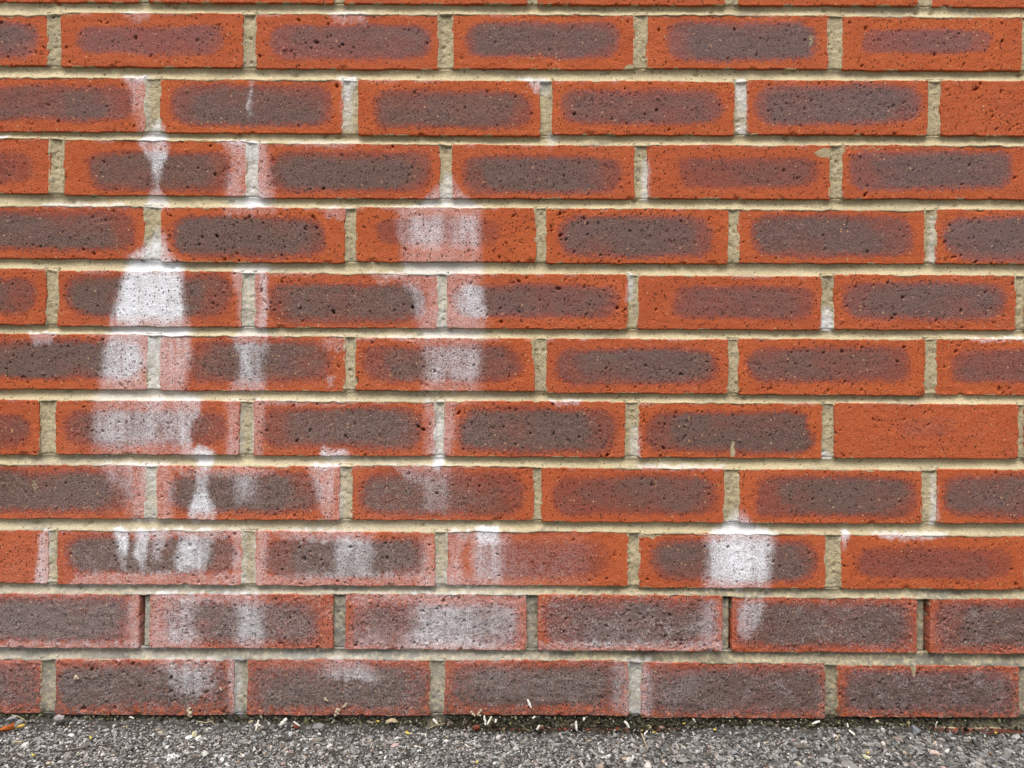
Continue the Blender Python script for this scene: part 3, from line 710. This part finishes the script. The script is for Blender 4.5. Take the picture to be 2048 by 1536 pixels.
# upright joints between neighbours of a course
def perpend(ri, ci):
    a, b = ROWS[ri][ci][0], ROWS[ri][ci + 1][0]
    xl, xr = a[1], b[0]; yt = (a[2] + b[2]) / 2; yb = (a[3] + b[3]) / 2
    r = np.random.default_rng(5000 + ri * 40 + ci)
    vis = xr > -30 and xl < 2080 and yb > -10
    st_ = 2.0 if vis else 8.0
    w = xr - xl
    us = np.unique(np.concatenate([np.linspace(-3.5, w + 3.5, max(6, int((w + 7) / st_)))]))
    vs = np.linspace(-5, yb - yt + 4, max(8, int((yb - yt + 9) / st_)))
    U, V = np.meshgrid(us, vs, indexing='ij')
    PXp = xl + U - (V - (yb - yt) / 2) * ST; PYp = yt + V
    t = np.clip(U / w, -.2, 1.2)
    base = r.uniform(.0010, .0024)
    deep = ri == NA + 10
    if deep: base = {280: .0075, 678: .004, 1064: .005, 1455: .0065, 1847: .0055}.get(int(round((xl + xr) / 2)), .004); 
    if ri == NA + 11: base = .003
    dep = base * (1 - np.clip(np.abs(t - .5) * 2, 0, 1) ** 4) + .0007
    if deep: dep = np.full_like(U, base)
    dep += (fbm(PXp / 30, PYp / 30, 51, 3) - .5) * .0020
    dep += (fbm(PXp / 8, PYp / 8, 52, 3) - .5) * .0016
    dep += (r.random(U.shape) - .5) * .0006
    dep += .0045 * sstep((V - (yb - yt) + 4) / 8)
    for q in range(r.integers(1, 5)):
        hx, hy, rad = r.uniform(0, w), r.uniform(0, yb - yt), r.uniform(2, 4.5)
        dep += np.clip(1.3 - np.hypot(U - hx, V - hy) / rad, 0, 1) * .0015
    if deep:
        slit = {1454: (.74, 1.0), 1455: (.74, 1.0), 1847: (.70, .98), 289: (.02, .3)}.get(int((xl + xr) / 2 + .5))
        if slit: dep += .030 * ((t > slit[0]) & (t < slit[1]))
        dep += .010 * np.clip(1 - np.hypot((U - w * .5) / (w * .55), V / 9), 0, 1) * (ri == NA + 10)
    st = field(PXp, PYp, STREAKS, 5, 5.0) * np.clip(.25 + 1.0 * fbm(PXp / 9, PYp / 14, 35, 3), .3, .95)
    dirt = np.full_like(U, .08) + np.clip((fbm(PXp / 20, PYp / 24, 73, 3) - .5) * 1.2, 0, .5)
    if ri >= NA + 10: dirt += .62
    gr = np.zeros_like(U)
    if ri == NA + 10: gr += np.clip((fbm(PXp / 20, PYp / 20, 74, 3) - .5) * 2.0, 0, .6) + .18
    if ri == NA + 11: gr += sstep((PYp - 1410) / 30) * .7
    if ri == NA + 12: gr += .9
    rg = np.full_like(U, .7)
    Xw, Zw = px2w(PXp, PYp)
    verts = np.stack([Xw, dep, Zw], -1).reshape(-1, 3)
    wear = np.stack([dirt, st, rg, gr], -1).reshape(-1, 4)
    quads = grid_quads(len(us), len(vs))[:, ::-1]
    c = np.array([verts[:, 0].mean(), 0, verts[:, 2].mean()])
    # depth of the joint
    nU, nV = len(us), len(vs); n0 = len(verts)
    per = np.concatenate([np.arange(nU) * nV, (nU - 1) * nV + np.arange(1, nV), (np.arange(nU - 2, -1, -1)) * nV + nV - 1, np.arange(nV - 2, 0, -1)])
    bk = verts[per].copy(); bk[:, 1] = .1
    verts = np.concatenate([verts, bk]); wear = np.concatenate([wear, wear[per]])
    m = len(per); i = np.arange(m); k = (i + 1) % m
    sides = np.stack([per[i], per[k], n0 + k, n0 + i], 1)
    me = mesh_from('perpend_joint', verts - c, np.concatenate([quads, sides]), None, {'wear': wear}, True, M_MORTAR)
    return link('perpend_joint', me, wall, tuple(c))
for ri in range(len(ROWS)):
    for ci in range(len(ROWS[ri]) - 1):
        perpend(ri, ci)

# ------------------------------------------------------------------ ground
GP = np.array([[-1200, 1434], [0, 1440], [300, 1442], [600, 1448], [880, 1456], [1000, 1461], [1340, 1461], [1450, 1456], [1800, 1457], [1880, 1464], [2048, 1466], [3200, 1468]], float)
def ground_z(X, Y):
    px, _ = w2px(X, np.full_like(np.asarray(X, float), .0))
    py = np.interp(px, GP[:, 0], GP[:, 1])
    _, z0 = px2w(px, py)
    yy = np.clip(-np.asarray(Y, float), 0, None)
    far = sstep((yy - .06) / .5)
    return (z0 - .0015) * (1 - far) + 0.0 * far + (fbm(np.asarray(X) / .07 + 9, np.asarray(Y) / .07, 81, 2) - .5) * .004

def ground_material():
    k = NT('worn_asphalt')
    n1 = k.noise(60, 3); n2 = k.noise(420, 3); 
    v = k.voro(150)
    col = k.mix(k.ramp(n1, .3, .7), (.036, .033, .028), (.066, .061, .052))
    sel = k.t.nodes.new('ShaderNodeSeparateColor'); k.t.links.new(v.outputs['Color'], sel.inputs[0])
    chip = k.math('MULTIPLY', k.ramp(v.outputs['Distance'], .55, .35), k.ramp(sel.outputs[0], .3, .9, 0.0, .8))
    col = k.mix(chip, col, (.20, .195, .19))
    col = k.mix(k.ramp(n2, .55, .8, 0, .5), col, (.12, .115, .10))
    k.bump(k.math('ADD', k.math('MULTIPLY', v.outputs['Distance'], -1.0), n2), .003, .8)
    return k.finish(col, .85, .3)
M_GROUND = ground_material()

xs = np.unique(np.concatenate([np.linspace(-60, -1.3, 24), np.linspace(-1.3, 1.3, 420), np.linspace(1.3, 60, 24)]))
ys = np.unique(np.concatenate([np.linspace(-80, -.6, 24), np.linspace(-.6, 0.02, 110)]))
GX, GY = np.meshgrid(xs, ys, indexing='ij')
GZ = ground_z(GX, GY)
near = (np.abs(GX) < 1.3) & (GY > -.6)
GZ = GZ + near * ((fbm(GX / .012, GY / .012, 83, 3) - .5) * .004)
# soil banked up against the wall foot
bank = np.exp(-np.clip(-GY, 0, None) / .010) * near
pxg, _ = w2px(GX, GZ)
GZ = GZ + bank * (.0045 + .004 * (fbm(GX / .03, 0 * GX, 85, 3) - .5)) * np.interp(pxg, [0, 800, 950, 1350, 1450, 1830, 1900], [1, 1, .3, .2, 1, .8, .1])
gv = np.stack([GX, GY, GZ], -1).reshape(-1, 3)
gm = mesh_from('ground', gv, grid_quads(len(xs), len(ys)), None, None, True, M_GROUND)
ground = link('ground', gm)
ground['kind'] = 'structure'

# chippings bound in the asphalt
def ico():
    t = (1 + 5 ** .5) / 2
    v = np.array([[-1, t, 0], [1, t, 0], [-1, -t, 0], [1, -t, 0], [0, -1, t], [0, 1, t], [0, -1, -t], [0, 1, -t], [t, 0, -1], [t, 0, 1], [-t, 0, -1], [-t, 0, 1]], float)
    f = np.array([[0, 11, 5], [0, 5, 1], [0, 1, 7], [0, 7, 10], [0, 10, 11], [1, 5, 9], [5, 11, 4], [11, 10, 2], [10, 7, 6], [7, 1, 8],
                  [3, 9, 4], [3, 4, 2], [3, 2, 6], [3, 6, 8], [3, 8, 9], [4, 9, 5], [2, 4, 11], [6, 2, 10], [8, 6, 7], [9, 8, 1]])
    return v / np.linalg.norm(v[0]), f
ICO_V, ICO_F = ico()
def rotmats(r, n, tilt):
    z = r.uniform(0, 2 * np.pi, n); ax = r.uniform(0, 2 * np.pi, n); tt = r.normal(0, tilt, n)
    cz, sz = np.cos(z), np.sin(z)
    Rz = np.zeros((n, 3, 3)); Rz[:, 0, 0] = cz; Rz[:, 0, 1] = -sz; Rz[:, 1, 0] = sz; Rz[:, 1, 1] = cz; Rz[:, 2, 2] = 1
    k = np.stack([np.cos(ax), np.sin(ax), 0 * ax], 1)
    K = np.zeros((n, 3, 3)); K[:, 0, 2] = k[:, 1]; K[:, 1, 2] = -k[:, 0]; K[:, 2, 0] = -k[:, 1]; K[:, 2, 1] = k[:, 0]
    Rt = np.eye(3)[None] + np.sin(tt)[:, None, None] * K + (1 - np.cos(tt))[:, None, None] * (K @ K)
    return Rt @ Rz
def stones(r, P, size, flat, tilt, cols, name, mat):
    n = len(P)
    v = np.repeat(ICO_V[None], n, 0) * (1 + r.uniform(-.30, .28, (n, 12, 1)))
    v = v + r.normal(0, .10, v.shape)
    sc = np.stack([size * r.uniform(1.0, 1.75, n), size * r.uniform(.50, .95, n), size * r.uniform(flat * .7, flat * 1.4, n)], 1)
    v = v * sc[:, None, :]
    v = np.einsum('nij,nkj->nki', rotmats(r, n, tilt), v) + P[:, None, :]
    f = (ICO_F[None] + (np.arange(n) * 12)[:, None, None]).reshape(-1, 3)
    c = np.concatenate([np.repeat(cols[:, None, :], 12, 1) * (1 + r.normal(0, .06, (n, 12, 1))), np.ones((n, 12, 1))], -1)
    me = mesh_from(name, v.reshape(-1, 3), None, f, {'tone': np.clip(c, 0, 1).reshape(-1, 4)}, False, mat)
    return me
def stone_material(name='stone_chips'):
    k = NT(name)
    c, *_ = k.attr('tone')
    n = k.noise(900, 3, .65); m = k.noise(240, 2)
    col = k.mix(k.ramp(n, .35, .7, 0, .55), c, (.035, .033, .030))
    col = k.mix(k.ramp(m, .58, .72, 0, .35), col, (.30, .29, .27))
    k.bump(n, .0008, .7)
    return k.finish(col, .72, .35)
M_STONE = stone_material()
r = np.random.default_rng(21)
def stone_cols(r, n):
    g = np.clip(np.exp(r.normal(math.log(.195), .52, n)), .045, .66)
    t = r.normal(0, .03, n)
    c = np.stack([g * (1.04 + t), g, g * (.95 - t)], 1)
    warm = r.random(n) < .03
    c[warm] = np.stack([g[warm] * 1.35, g[warm] * 1.02, g[warm] * .72], 1)
    pink = r.random(n) < .02
    c[pink] = np.stack([g[pink] * 1.3, g[pink] * .92, g[pink] * .85], 1)
    return np.clip(c, .02, .72)
step = .0037
gx, gy = np.meshgrid(np.arange(-.98, .98, step), np.arange(-.22, -.004, step), indexing='ij')
n = gx.size
X = gx.ravel() + r.uniform(-.5, .5, n) * step * 1.3; Y = gy.ravel() + r.uniform(-.5, .5, n) * step * 1.3
pxs, _ = w2px(X, 0 * X)
sz = .00158 * np.exp(r.normal(0, .40, n)) * np.interp(pxs, [0, 700, 1500, 2048], [.85, .95, 1.2, 1.4])
keep = r.random(n) < np.interp(-Y, [0, .008, .02, .03], [.10, .35, .8, .97]) * np.interp(pxs, [0, 1200, 2048], [1, .9, .78])
X, Y, sz = X[keep], Y[keep], np.clip(sz[keep], .0012, .0068)
Y = np.minimum(Y, -sz * 1.2)
Z = ground_z(X, Y) + sz * r.uniform(0.0, .42, len(X))
pxs, _ = w2px(X, 0 * X)
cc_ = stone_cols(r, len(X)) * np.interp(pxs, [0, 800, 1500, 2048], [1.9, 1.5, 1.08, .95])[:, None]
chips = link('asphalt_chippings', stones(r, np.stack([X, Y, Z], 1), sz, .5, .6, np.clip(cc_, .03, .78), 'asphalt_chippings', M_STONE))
chips['kind'] = 'stuff'; chips['label'] = 'grey stone chippings of the worn asphalt along the wall foot'
# fine grit between the chippings
n = 15000
X = r.uniform(-.98, .98, n); Y = -np.abs(r.gamma(1.6, .05, n)) - .001
sz = .0009 * np.exp(r.normal(0, .4, n))
Z = ground_z(X, Y) + r.uniform(.0, .003, n) + .004 * np.exp(Y / .012)
c = stone_cols(r, n) * 1.15
grit = link('fine_grit', stones(r, np.stack([X, Y, Z], 1), sz, .8, .8, np.clip(c, 0, .75), 'fine_grit', M_STONE))
grit['kind'] = 'stuff'; grit['label'] = 'fine grit and crumbs between the stone chippings'

# dark soil crumbs and moss on the ledge at the foot of the wall
def moss_material():
    k = NT('moss_and_soil')
    c, *_ = k.attr('tone')
    n = k.noise(700, 3)
    return k.finish(k.mix(k.ramp(n, .35, .7, 0, .5), c, (.03, .028, .018)), .95, .1)
M_MOSS = moss_material()
n = 9000
pxm = r.uniform(-500, 2550, n); t = r.random(n) ** .8
ytop = np.interp(pxm, [-500, 0, 110, 480, 860, 1250, 1650, 2040, 2550], [1426, 1427, 1430, 1431, 1432, 1432, 1437, 1437, 1440])
ybot = np.interp(pxm, GP[:, 0], GP[:, 1]) + 4
pym = ytop + (ybot - ytop) * t + 2
dens = np.interp(pxm, [0, 820, 860, 900, 1850, 1900, 2100], [1, 1, .3, 1, 1, .25, .25])
kp = r.random(n) < dens
pxm, pym, t = pxm[kp], pym[kp], t[kp]
X, Z = px2w(pxm, pym)
Y = .002 - .007 * t * r.uniform(.3, 1.3, len(t))
sz = .0010 * np.exp(r.normal(0, .4, len(t)))
g = np.clip(np.exp(r.normal(math.log(.05), .85, len(t))), .012, .6)
cm = np.stack([g * r.uniform(.95, 1.2, len(t)), g * r.uniform(.88, 1.05, len(t)), g * r.uniform(.5, .85, len(t))], 1)
moss = link('soil_and_moss', stones(r, np.stack([X, Y, Z], 1), sz, .9, 1.0, cm, 'soil_and_moss', M_MOSS))
moss['kind'] = 'stuff'; moss['label'] = 'dark soil crumbs and moss along the foot of the brick wall'

# ------------------------------------------------------------------ litter
def plain(name, a, b, scale=500, rough=.7, extra=None):
    k = NT(name); n = k.noise(scale, 3)
    col = k.mix(k.ramp(n, .3, .72), a, b)
    k.bump(n, .0006, .6)
    return k.finish(col, rough, .3)
M_STRAW = plain('bleached_straw', (.62, .58, .48), (.82, .80, .74))
M_TAN = plain('tan_straw', (.42, .33, .19), (.62, .52, .34))
M_TWIG = plain('dark_twig', (.030, .022, .016), (.075, .055, .042))
M_LEAF = plain('orange_leaf', (.42, .115, .020), (.30, .075, .018), 250)
M_YLEAF = plain('yellow_leaf', (.55, .38, .10), (.42, .27, .06), 250)
M_BLEAF = plain('red_brown_leaf', (.17, .045, .020), (.10, .030, .016), 250)
M_DRY = plain('dry_leaf', (.42, .35, .23), (.27, .21, .13), 300)
M_PETAL = plain('yellow_petal', (.58, .46, .09), (.45, .35, .05))
M_CRUMB = plain('pale_crumb', (.50, .42, .30), (.34, .27, .19))
M_SHELL = plain('grey_shell', (.34, .34, .31), (.20, .20, .185), 300, .35)

def tube(pts, rads, flat=.7, nseg=7, seed=0):
    """tapered, slightly crooked stalk through pts"""
    rr = np.random.default_rng(seed)
    pts = np.asarray(pts, float); n = len(pts)
    V, Q = [], []
    for i in range(n):
        t = pts[min(i + 1, n - 1)] - pts[max(i - 1, 0)]; t = t / np.linalg.norm(t)
        a = np.cross(t, [0, 1, .3]); a /= np.linalg.norm(a); b = np.cross(t, a)
        for k in range(nseg):
            w = 2 * math.pi * k / nseg
            V.append(pts[i] + (a * math.cos(w) + b * math.sin(w) * flat) * rads[i] * (1 + rr.uniform(-.14, .14)))
    for i in range(n - 1):
        for k in range(nseg):
            k2 = (k + 1) % nseg
            Q.append((i * nseg + k, i * nseg + k2, (i + 1) * nseg + k2, (i + 1) * nseg + k))
    V.append(pts[0] - (pts[1] - pts[0]) * .04); V.append(pts[-1] + (pts[-1] - pts[-2]) * .04)
    T = [(len(V) - 2, (k + 1) % nseg, k) for k in range(nseg)] + [(len(V) - 1, (n - 1) * nseg + k, (n - 1) * nseg + (k + 1) % nseg) for k in range(nseg)]
    return np.array(V), Q, T

def crooked(p, q, n, amp, seed):
    rr = np.random.default_rng(seed)
    p, q = np.asarray(p, float), np.asarray(q, float)
    t = np.linspace(0, 1, n)[:, None]
    return p + (q - p) * t + rr.normal(0, amp, (n, 3)) * np.sin(np.pi * t)

def add(name, V, Q, T, mat, label, cat, group=None, smooth=False):
    c = V.mean(0); c[2] = V[:, 2].min()
    me = mesh_from(name, V - c, Q if len(Q) else None, T if len(T) else None, None, smooth, mat)
    return tag(link(name, me, None, tuple(c)), label, cat, group)

def on_ground(px, py):
    """point of the ground seen at that pixel"""
    Y = -.0
    for _ in range(40):
        p = at(px, py, Y); g = float(ground_z(np.array([p[0]]), np.array([Y]))[0]) + .0035
        X, Z = px2w(px, py)
        slope = (float(Z) - ZC) / D
        Y = min(-.003, (g - ZC) / slope - D)
    return at(px, py, Y)

def stalk(p, q, w, label, mat=None, grounded=False, name='straw_fragment', bulge=0.0, yw=-.011, group='pale straw fragments along the wall foot', cat='straw'):
    seed = int(p[0] * 13 + p[1])
    if grounded: A, B = on_ground(*p), on_ground(*q)
    else: A, B = at(*p, yw), at(*q, yw - .001)
    n = 6
    pts = crooked(A, B, n, np.linalg.norm(B - A) * .02, seed)
    rad = np.full(n, w * S / 2) * np.array([.72, 1, 1.06, 1.02, .95, .66]) * (1 + bulge * np.sin(np.linspace(0, math.pi, n)))
    V, Q, T = tube(pts, rad, .65, 7, seed)
    return add(name, V, Q, T, mat or M_STRAW, label, cat, group)

ST_ = stalk
ST_((1055, 1399), (1062.5, 1416), 4.6, 'white straw fragment stuck to the brick face above the ground', yw=-.0022)
ST_((573.5, 1437), (559.5, 1452), 6.2, 'thick white chip of straw leaning up to the right, beside the cross of straw', bulge=.2)
ST_((587, 1443), (600, 1452), 3.8, 'white straw fragment slanting down to the right over a red-brown leaf')
ST_((866, 1437.5), (875, 1448), 4.8, 'white straw fragment in front of the pale mortar joint left of centre')
ST_((968.5, 1431), (971, 1450), 4.0, 'upright left stalk of the V of two white straws')
ST_((983.5, 1433), (974.7, 1449), 4.0, 'slanted right stalk of the V of two white straws')
ST_((992.3, 1438), (990.8, 1445), 3.6, 'tiny white straw stub just right of the V of straws')
ST_((1070.7, 1433), (1064.5, 1437), 3.8, 'tiny white straw stub close under the bottom brick near the centre')
ST_((1079, 1450), (1073.6, 1459.5), 4.2, 'short white straw leaning up to the right at the edge of the stones')
ST_((1152, 1442), (1153.4, 1461.5), 3.4, 'pointed white straw standing upright against the dark moss', bulge=.25)
ST_((1169.5, 1435), (1167, 1441), 3.8, 'small white straw stub right of the upright pointed straw')
ST_((1249, 1442), (1258.5, 1455.5), 4.2, 'white straw slanting down to the right under a mortar joint', bulge=.2)
ST_((1295, 1461), (1288, 1471), 4.6, 'cream straw chip at the top end of a long tan stem', grounded=True)
ST_((1385.5, 1436.5), (1391.5, 1444), 2.2, 'thin white splinter in the moss beside a yellow petal')
ST_((1639.7, 1442.3), (1623.6, 1447.8), 4.4, 'white straw fragment lying nearly level under the brick on the right', bulge=.15)
ST_((1694.6, 1446), (1696.3, 1454.5), 3.0, 'short thin white straw above a white seed husk')
ST_((1698, 1460), (1709.5, 1470.5), 4.6, 'white pointed seed husk lying on the stones on the right', grounded=True, name='seed_husk', bulge=.3, group=None, cat='husk')
ST_((259, 1433.7), (268, 1436.8), 3.2, 'short cream straw lying level under the second brick from the left')
ST_((25.6, 1483.5), (44, 1483.8), 3.4, 'cream straw lying level on the stones in the lower left', M_TAN, True)
ST_((1678.5, 1469.6), (1672, 1480), 3.8, 'short tan stick lying on the stones left of a white seed husk', M_TAN, True)
ST_((245, 1453.5), (257, 1452.5), 2.4, 'thin tan straw lying level among the stones on the left', M_TAN, True)

def stem(pp, w, label, mat, grounded, name, cat, yw=-.005):
    P = [on_ground(*p) + np.array([0, 0, .0012]) if grounded else at(*p, yw) for p in pp]
    P = np.array(P)
    t = np.linspace(0, 1, len(P)); tt = np.linspace(0, 1, 4 * len(P))
    pts = np.stack([np.interp(tt, t, P[:, k]) for k in range(3)], 1)
    rad = w * S / 2 * np.linspace(1.1, .55, len(pts))
    V, Q, T = tube(pts, rad, .9, 6, int(pp[0][0]))
    return add(name, V, Q, T, mat, label, cat)
stem([(101, 1505.5), (129, 1505), (161, 1499.5), (195, 1494.5), (228, 1490.5)], 3.2, 'long thin dark twig lying on the stones in the lower left', M_TWIG, True, 'twig', 'twig')
stem([(1283, 1469.5), (1288, 1482), (1292, 1492), (1295.5, 1501)], 2.2, 'long thin tan stem running towards the viewer over the stones', M_TAN, True, 'fallen_straw', 'straw')
stem([(24, 1430), (36, 1433), (47, 1438), (54, 1445)], 1.8, 'thin curved tan stem arching at the far left end of the wall foot', M_TAN, False, 'fallen_straw', 'straw')
stem([(1875, 1443), (1871.5, 1449), (1871.8, 1456)], 2.0, 'thin curved white stem against the mossy mortar on the right', M_STRAW, False, 'fallen_straw', 'straw')
stem([(858, 1456.5), (866, 1452.5), (876, 1449), (890, 1447)], 1.6, 'thin tan stem lying beneath a white straw left of centre', M_TAN, False, 'fallen_straw', 'straw', -.009)
stem([(395, 1443), (410, 1445), (424, 1443), (432, 1451)], 1.5, 'thin pale stem trailing left of the grey shell fragment', M_TAN, False, 'fallen_straw', 'straw', -.007)
# cross of straw: one thing, two stalks
cr_ = bpy.data.objects.new('straw_cross', None); scene.collection.objects.link(cr_)
cp = at(514.5, 1461, -.022); cr_.location = cp
tag(cr_, 'white straw fragment in the shape of a small cross beside the wall foot', 'straw')
for (p, q, w) in (((517.3, 1440), (512, 1460.5), 4.4), ((508.8, 1450.6), (522, 1451.2), 4.0)):
    A, B = at(*p, -.022), at(*q, -.023)
    V, Q, T = tube(crooked(A, B, 6, .0002, int(p[0])), np.array([.7, 1, 1.1, 1, .9, .7]) * w * S / 2, .65, 7, 3)
    link('stalk', mesh_from('stalk', V - cp, Q, T, None, False, M_STRAW), cr_)
ax_ = tube(crooked(at(497, 1445, -.022), at(506, 1441, -.023), 5, .0002, 5), np.array([.7, 1.0, 1.1, 1, .6]) * 3.0 * S / 2, .7, 6, 4)
add('straw_fragment', *ax_, M_TAN, 'small cream straw stub just left of the cross of straw', 'straw', 'pale straw fragments along the wall foot')

def flake(poly, mat, label, cat, name, grounded=False, yw=-.006, curl=.003, thick=.0007, seed=0):
    """a leaf, petal or shell piece: curled sheet with real thickness"""
    rr = np.random.default_rng(seed + abs(int(poly[0][0])))
    P = np.array([on_ground(*p) + np.array([0, 0, .001]) if grounded else at(*p, yw) for p in poly])
    n = len(P); c = P.mean(0)
    up = np.array([0, -.6, .8]) if grounded else np.array([0, -.95, .3])
    rings = [P + rr.normal(0, .0003, P.shape), (P * .55 + c * .45) + up * curl * .7 + rr.normal(0, .0004, P.shape)]
    V = np.concatenate(rings + [[c + up * curl]]); m = len(V)
    V2 = np.concatenate([V, V - up * thick])
    Q, T = [], []
    for i in range(n):
        k = (i + 1) % n
        Q += [(i, k, n + k, n + i), (m + k, m + i, m + n + i, m + n + k), (i, m + i, m + k, k)]
        T += [(n + i, n + k, 2 * n), (m + n + k, m + n + i, m + 2 * n)]
    return add(name, V2, Q, T, mat, label, cat, None, True)
flake([(-8, 1465), (2, 1456), (10, 1452), (20, 1449), (27, 1444.5), (28, 1452), (30, 1459), (22, 1460), (16, 1463), (6, 1463)], M_LEAF,
      'torn orange leaf lying on the stones at the far left', 'leaf', 'fallen_leaf', yw=-.030, curl=.006)
flake([(31, 1456), (36, 1451), (44, 1448.5), (50, 1449), (49, 1455), (40, 1456)], M_YLEAF, 'small yellow leaf piece right of the torn orange leaf', 'leaf', 'fallen_leaf', yw=-.026, curl=.003)
flake([(584, 1451), (591, 1448), (599, 1452), (599, 1458), (590, 1459)], M_BLEAF, 'small red-brown leaf beneath a slanting white straw', 'leaf', 'fallen_leaf', yw=-.011, curl=.002)
flake([(943, 1457), (947, 1450), (955, 1449), (962, 1453), (960, 1460), (950, 1461)], M_BLEAF, 'small brown leaf left of the V of straws', 'leaf', 'fallen_leaf', yw=-.010, curl=.002)
flake([(769, 1448), (772, 1440), (781, 1437), (789, 1436.5), (796, 1442), (797, 1447), (789, 1445), (781, 1447)], M_DRY, 'curled tan dry leaf standing like a little arch left of centre', 'leaf', 'dry_leaf', yw=-.011, curl=.005, thick=.001)
flake([(735, 1447), (740, 1443), (747, 1443.5), (748, 1446), (741, 1446.5)], M_DRY, 'small pale curled leaf scrap left of a yellow petal', 'leaf', 'dry_leaf', yw=-.010, curl=.002)
flake([(451, 1440), (456, 1444), (464, 1446), (478, 1445), (479, 1453), (472, 1457), (462, 1456), (454, 1450)], M_SHELL, 'curved grey shell fragment lying against the wall foot on the left', 'shell', 'shell_fragment', yw=-.010, curl=-.003, thick=.001)
for (x, y, w, gnd, lb) in ((755.8, 1442, 3.6, False, 'bright yellow petal in the moss just left of the curled dry leaf'),
        (66, 1512, 5.2, True, 'yellow petal on the stones in the lower left below the cream straw'),
        (180.5, 1476, 4.4, True, 'yellow petal on the stones above the dark twig'),
        (815, 1467, 5.6, True, 'ochre petal on the stones left of centre, below the dry leaf'),
        (1368.5, 1447, 4.4, False, 'yellow petal in the dark moss beside a thin white splinter'),
        (1284, 1461, 3.6, False, 'tiny yellow petal at the upper end of the tan stem'),
        (1429.5, 1461, 4.2, True, 'yellow petal at the edge of the stones right of centre'),
        (1308, 1466, 3.4, True, 'small yellow petal just right of the cream straw chip'),
        (1991, 1467, 4.0, True, 'yellow petal on the stones at the far right below the mossy mortar'),
        (1735, 1507, 4.2, True, 'pale yellow petal on the stones in the lower right'),
        (954, 1525, 3.4, True, 'yellow petal on the stones at the bottom edge near the centre')):
    rr = np.random.default_rng(int(x)); k = 7
    an = np.linspace(0, 2 * math.pi, k, endpoint=False)
    rd = w * rr.uniform(.4, 1.0, k)
    flake([(x + rd[i] * math.cos(an[i]), y + .75 * rd[i] * math.sin(an[i])) for i in range(k)], M_PETAL, lb, 'petal', 'yellow_petal', gnd, -.0085, .0012, .0006)

# crumbly pale insect cases and crumbs stuck on the lowest bricks
def crumb(pts, label):
    rr = np.random.default_rng(int(pts[0][0]))
    Vs, Fs = [], []
    for i, (x, y, w) in enumerate(pts):
        v = ICO_V * (1 + rr.uniform(-.25, .25, (12, 1))) * w * S * np.array([1, .8, 1]) + at(x, y, -.0012 - w * S * .4)
        Fs.append(ICO_F + 12 * i); Vs.append(v)
    add('insect_case', np.concatenate(Vs), [], np.concatenate(Fs), M_CRUMB, label, 'insect case')
crumb([(379, 1417, 3.6), (377, 1422, 3.8), (380, 1426, 4.4), (378, 1430, 3.6), (382, 1433, 3.0)], 'pale crumbly insect case on the lower edge of the second brick from the left')
crumb([(675, 1419, 3.4), (679, 1420, 3.2), (673, 1424, 3.6), (676, 1427, 3.2), (671, 1430, 3.0)], 'pale crumbly insect case on the lower edge of the third brick from the left')
crumb([(692, 1408, 2.8), (690, 1412, 3.0), (686, 1414, 2.6)], 'small pale insect case higher up right of the larger one')
crumb([(652, 1400, 3.2), (650, 1397, 2.6), (655, 1402, 2.2)], 'small pale insect case left of the larger ones on the bottom course')
crumb([(943, 1424, 2.8), (946, 1428, 3.2), (949, 1431, 2.6)], 'small pale insect case above the small brown leaf')
crumb([(962, 1421, 3.2), (958, 1425, 3.0), (956, 1429, 3.4), (960, 1431, 2.8)], 'pale crumbly insect case just above the V of straws')
crumb([(441, 1377, 2.8), (443, 1380, 2.6)], 'pale crumb stuck near the right end of the second bottom brick')
crumb([(152, 1354, 4.2), (155, 1357, 3.6), (150, 1358, 3.0)], 'round cream crumb stuck near the left end of the second bottom brick')

# single larger stones by the wall
def pebble(px, py, w, col, label, grounded=False, yw=-.012):
    rr = np.random.default_rng(int(px) + 5)
    c = on_ground(px, py) if grounded else at(px, py, yw)
    me = stones(rr, np.zeros((1, 3)), np.array([w * S]), .75, .3, np.array([col]), 'stone', M_STONE)
    o = link('stone', me, None, tuple(c))
    tag(o, label, 'stone', 'larger stones by the wall foot')
pebble(22, 1437, 6.6, (.34, .35, .36), 'grey angular stone against the wall foot at the far left')
pebble(120, 1436, 7.8, (.36, .32, .31), 'pinkish grey angular stone below the first mortar joint from the left')
pebble(41, 1444, 6.0, (.30, .29, .28), 'small grey stone above the yellow leaf piece')
pebble(636, 1453, 10.1, (.26, .25, .25), 'large rounded grey stone at the wall foot left of the dry leaf')
pebble(1829, 1460, 11, (.24, .26, .28), 'bluish grey stone by the wall foot on the right')
pebble(1766, 1461, 6.0, (.60, .60, .57), 'whitish stone right of the seed husk by the wall foot')
pebble(388, 1468, 5.5, (.55, .50, .30), 'yellowish cream pebble on the stones left of the grey shell', True)
pebble(1260, 1521, 7.5, (.62, .61, .57), 'white angular stone on the ground near the bottom centre', True)
pebble(410, 1508, 8.5, (.55, .57, .52), 'pale greenish white stone on the ground in the lower left', True)
pebble(1597, 1528, 5.0, (.60, .56, .42), 'cream round pebble at the bottom right of centre', True)
pebble(1733, 1514, 5.0, (.62, .60, .36), 'pale yellow pebble beside a pale yellow petal in the lower right', True)
pebble(580, 1468, 6.5, (.58, .59, .62), 'white flat stone below the red-brown leaf', True)
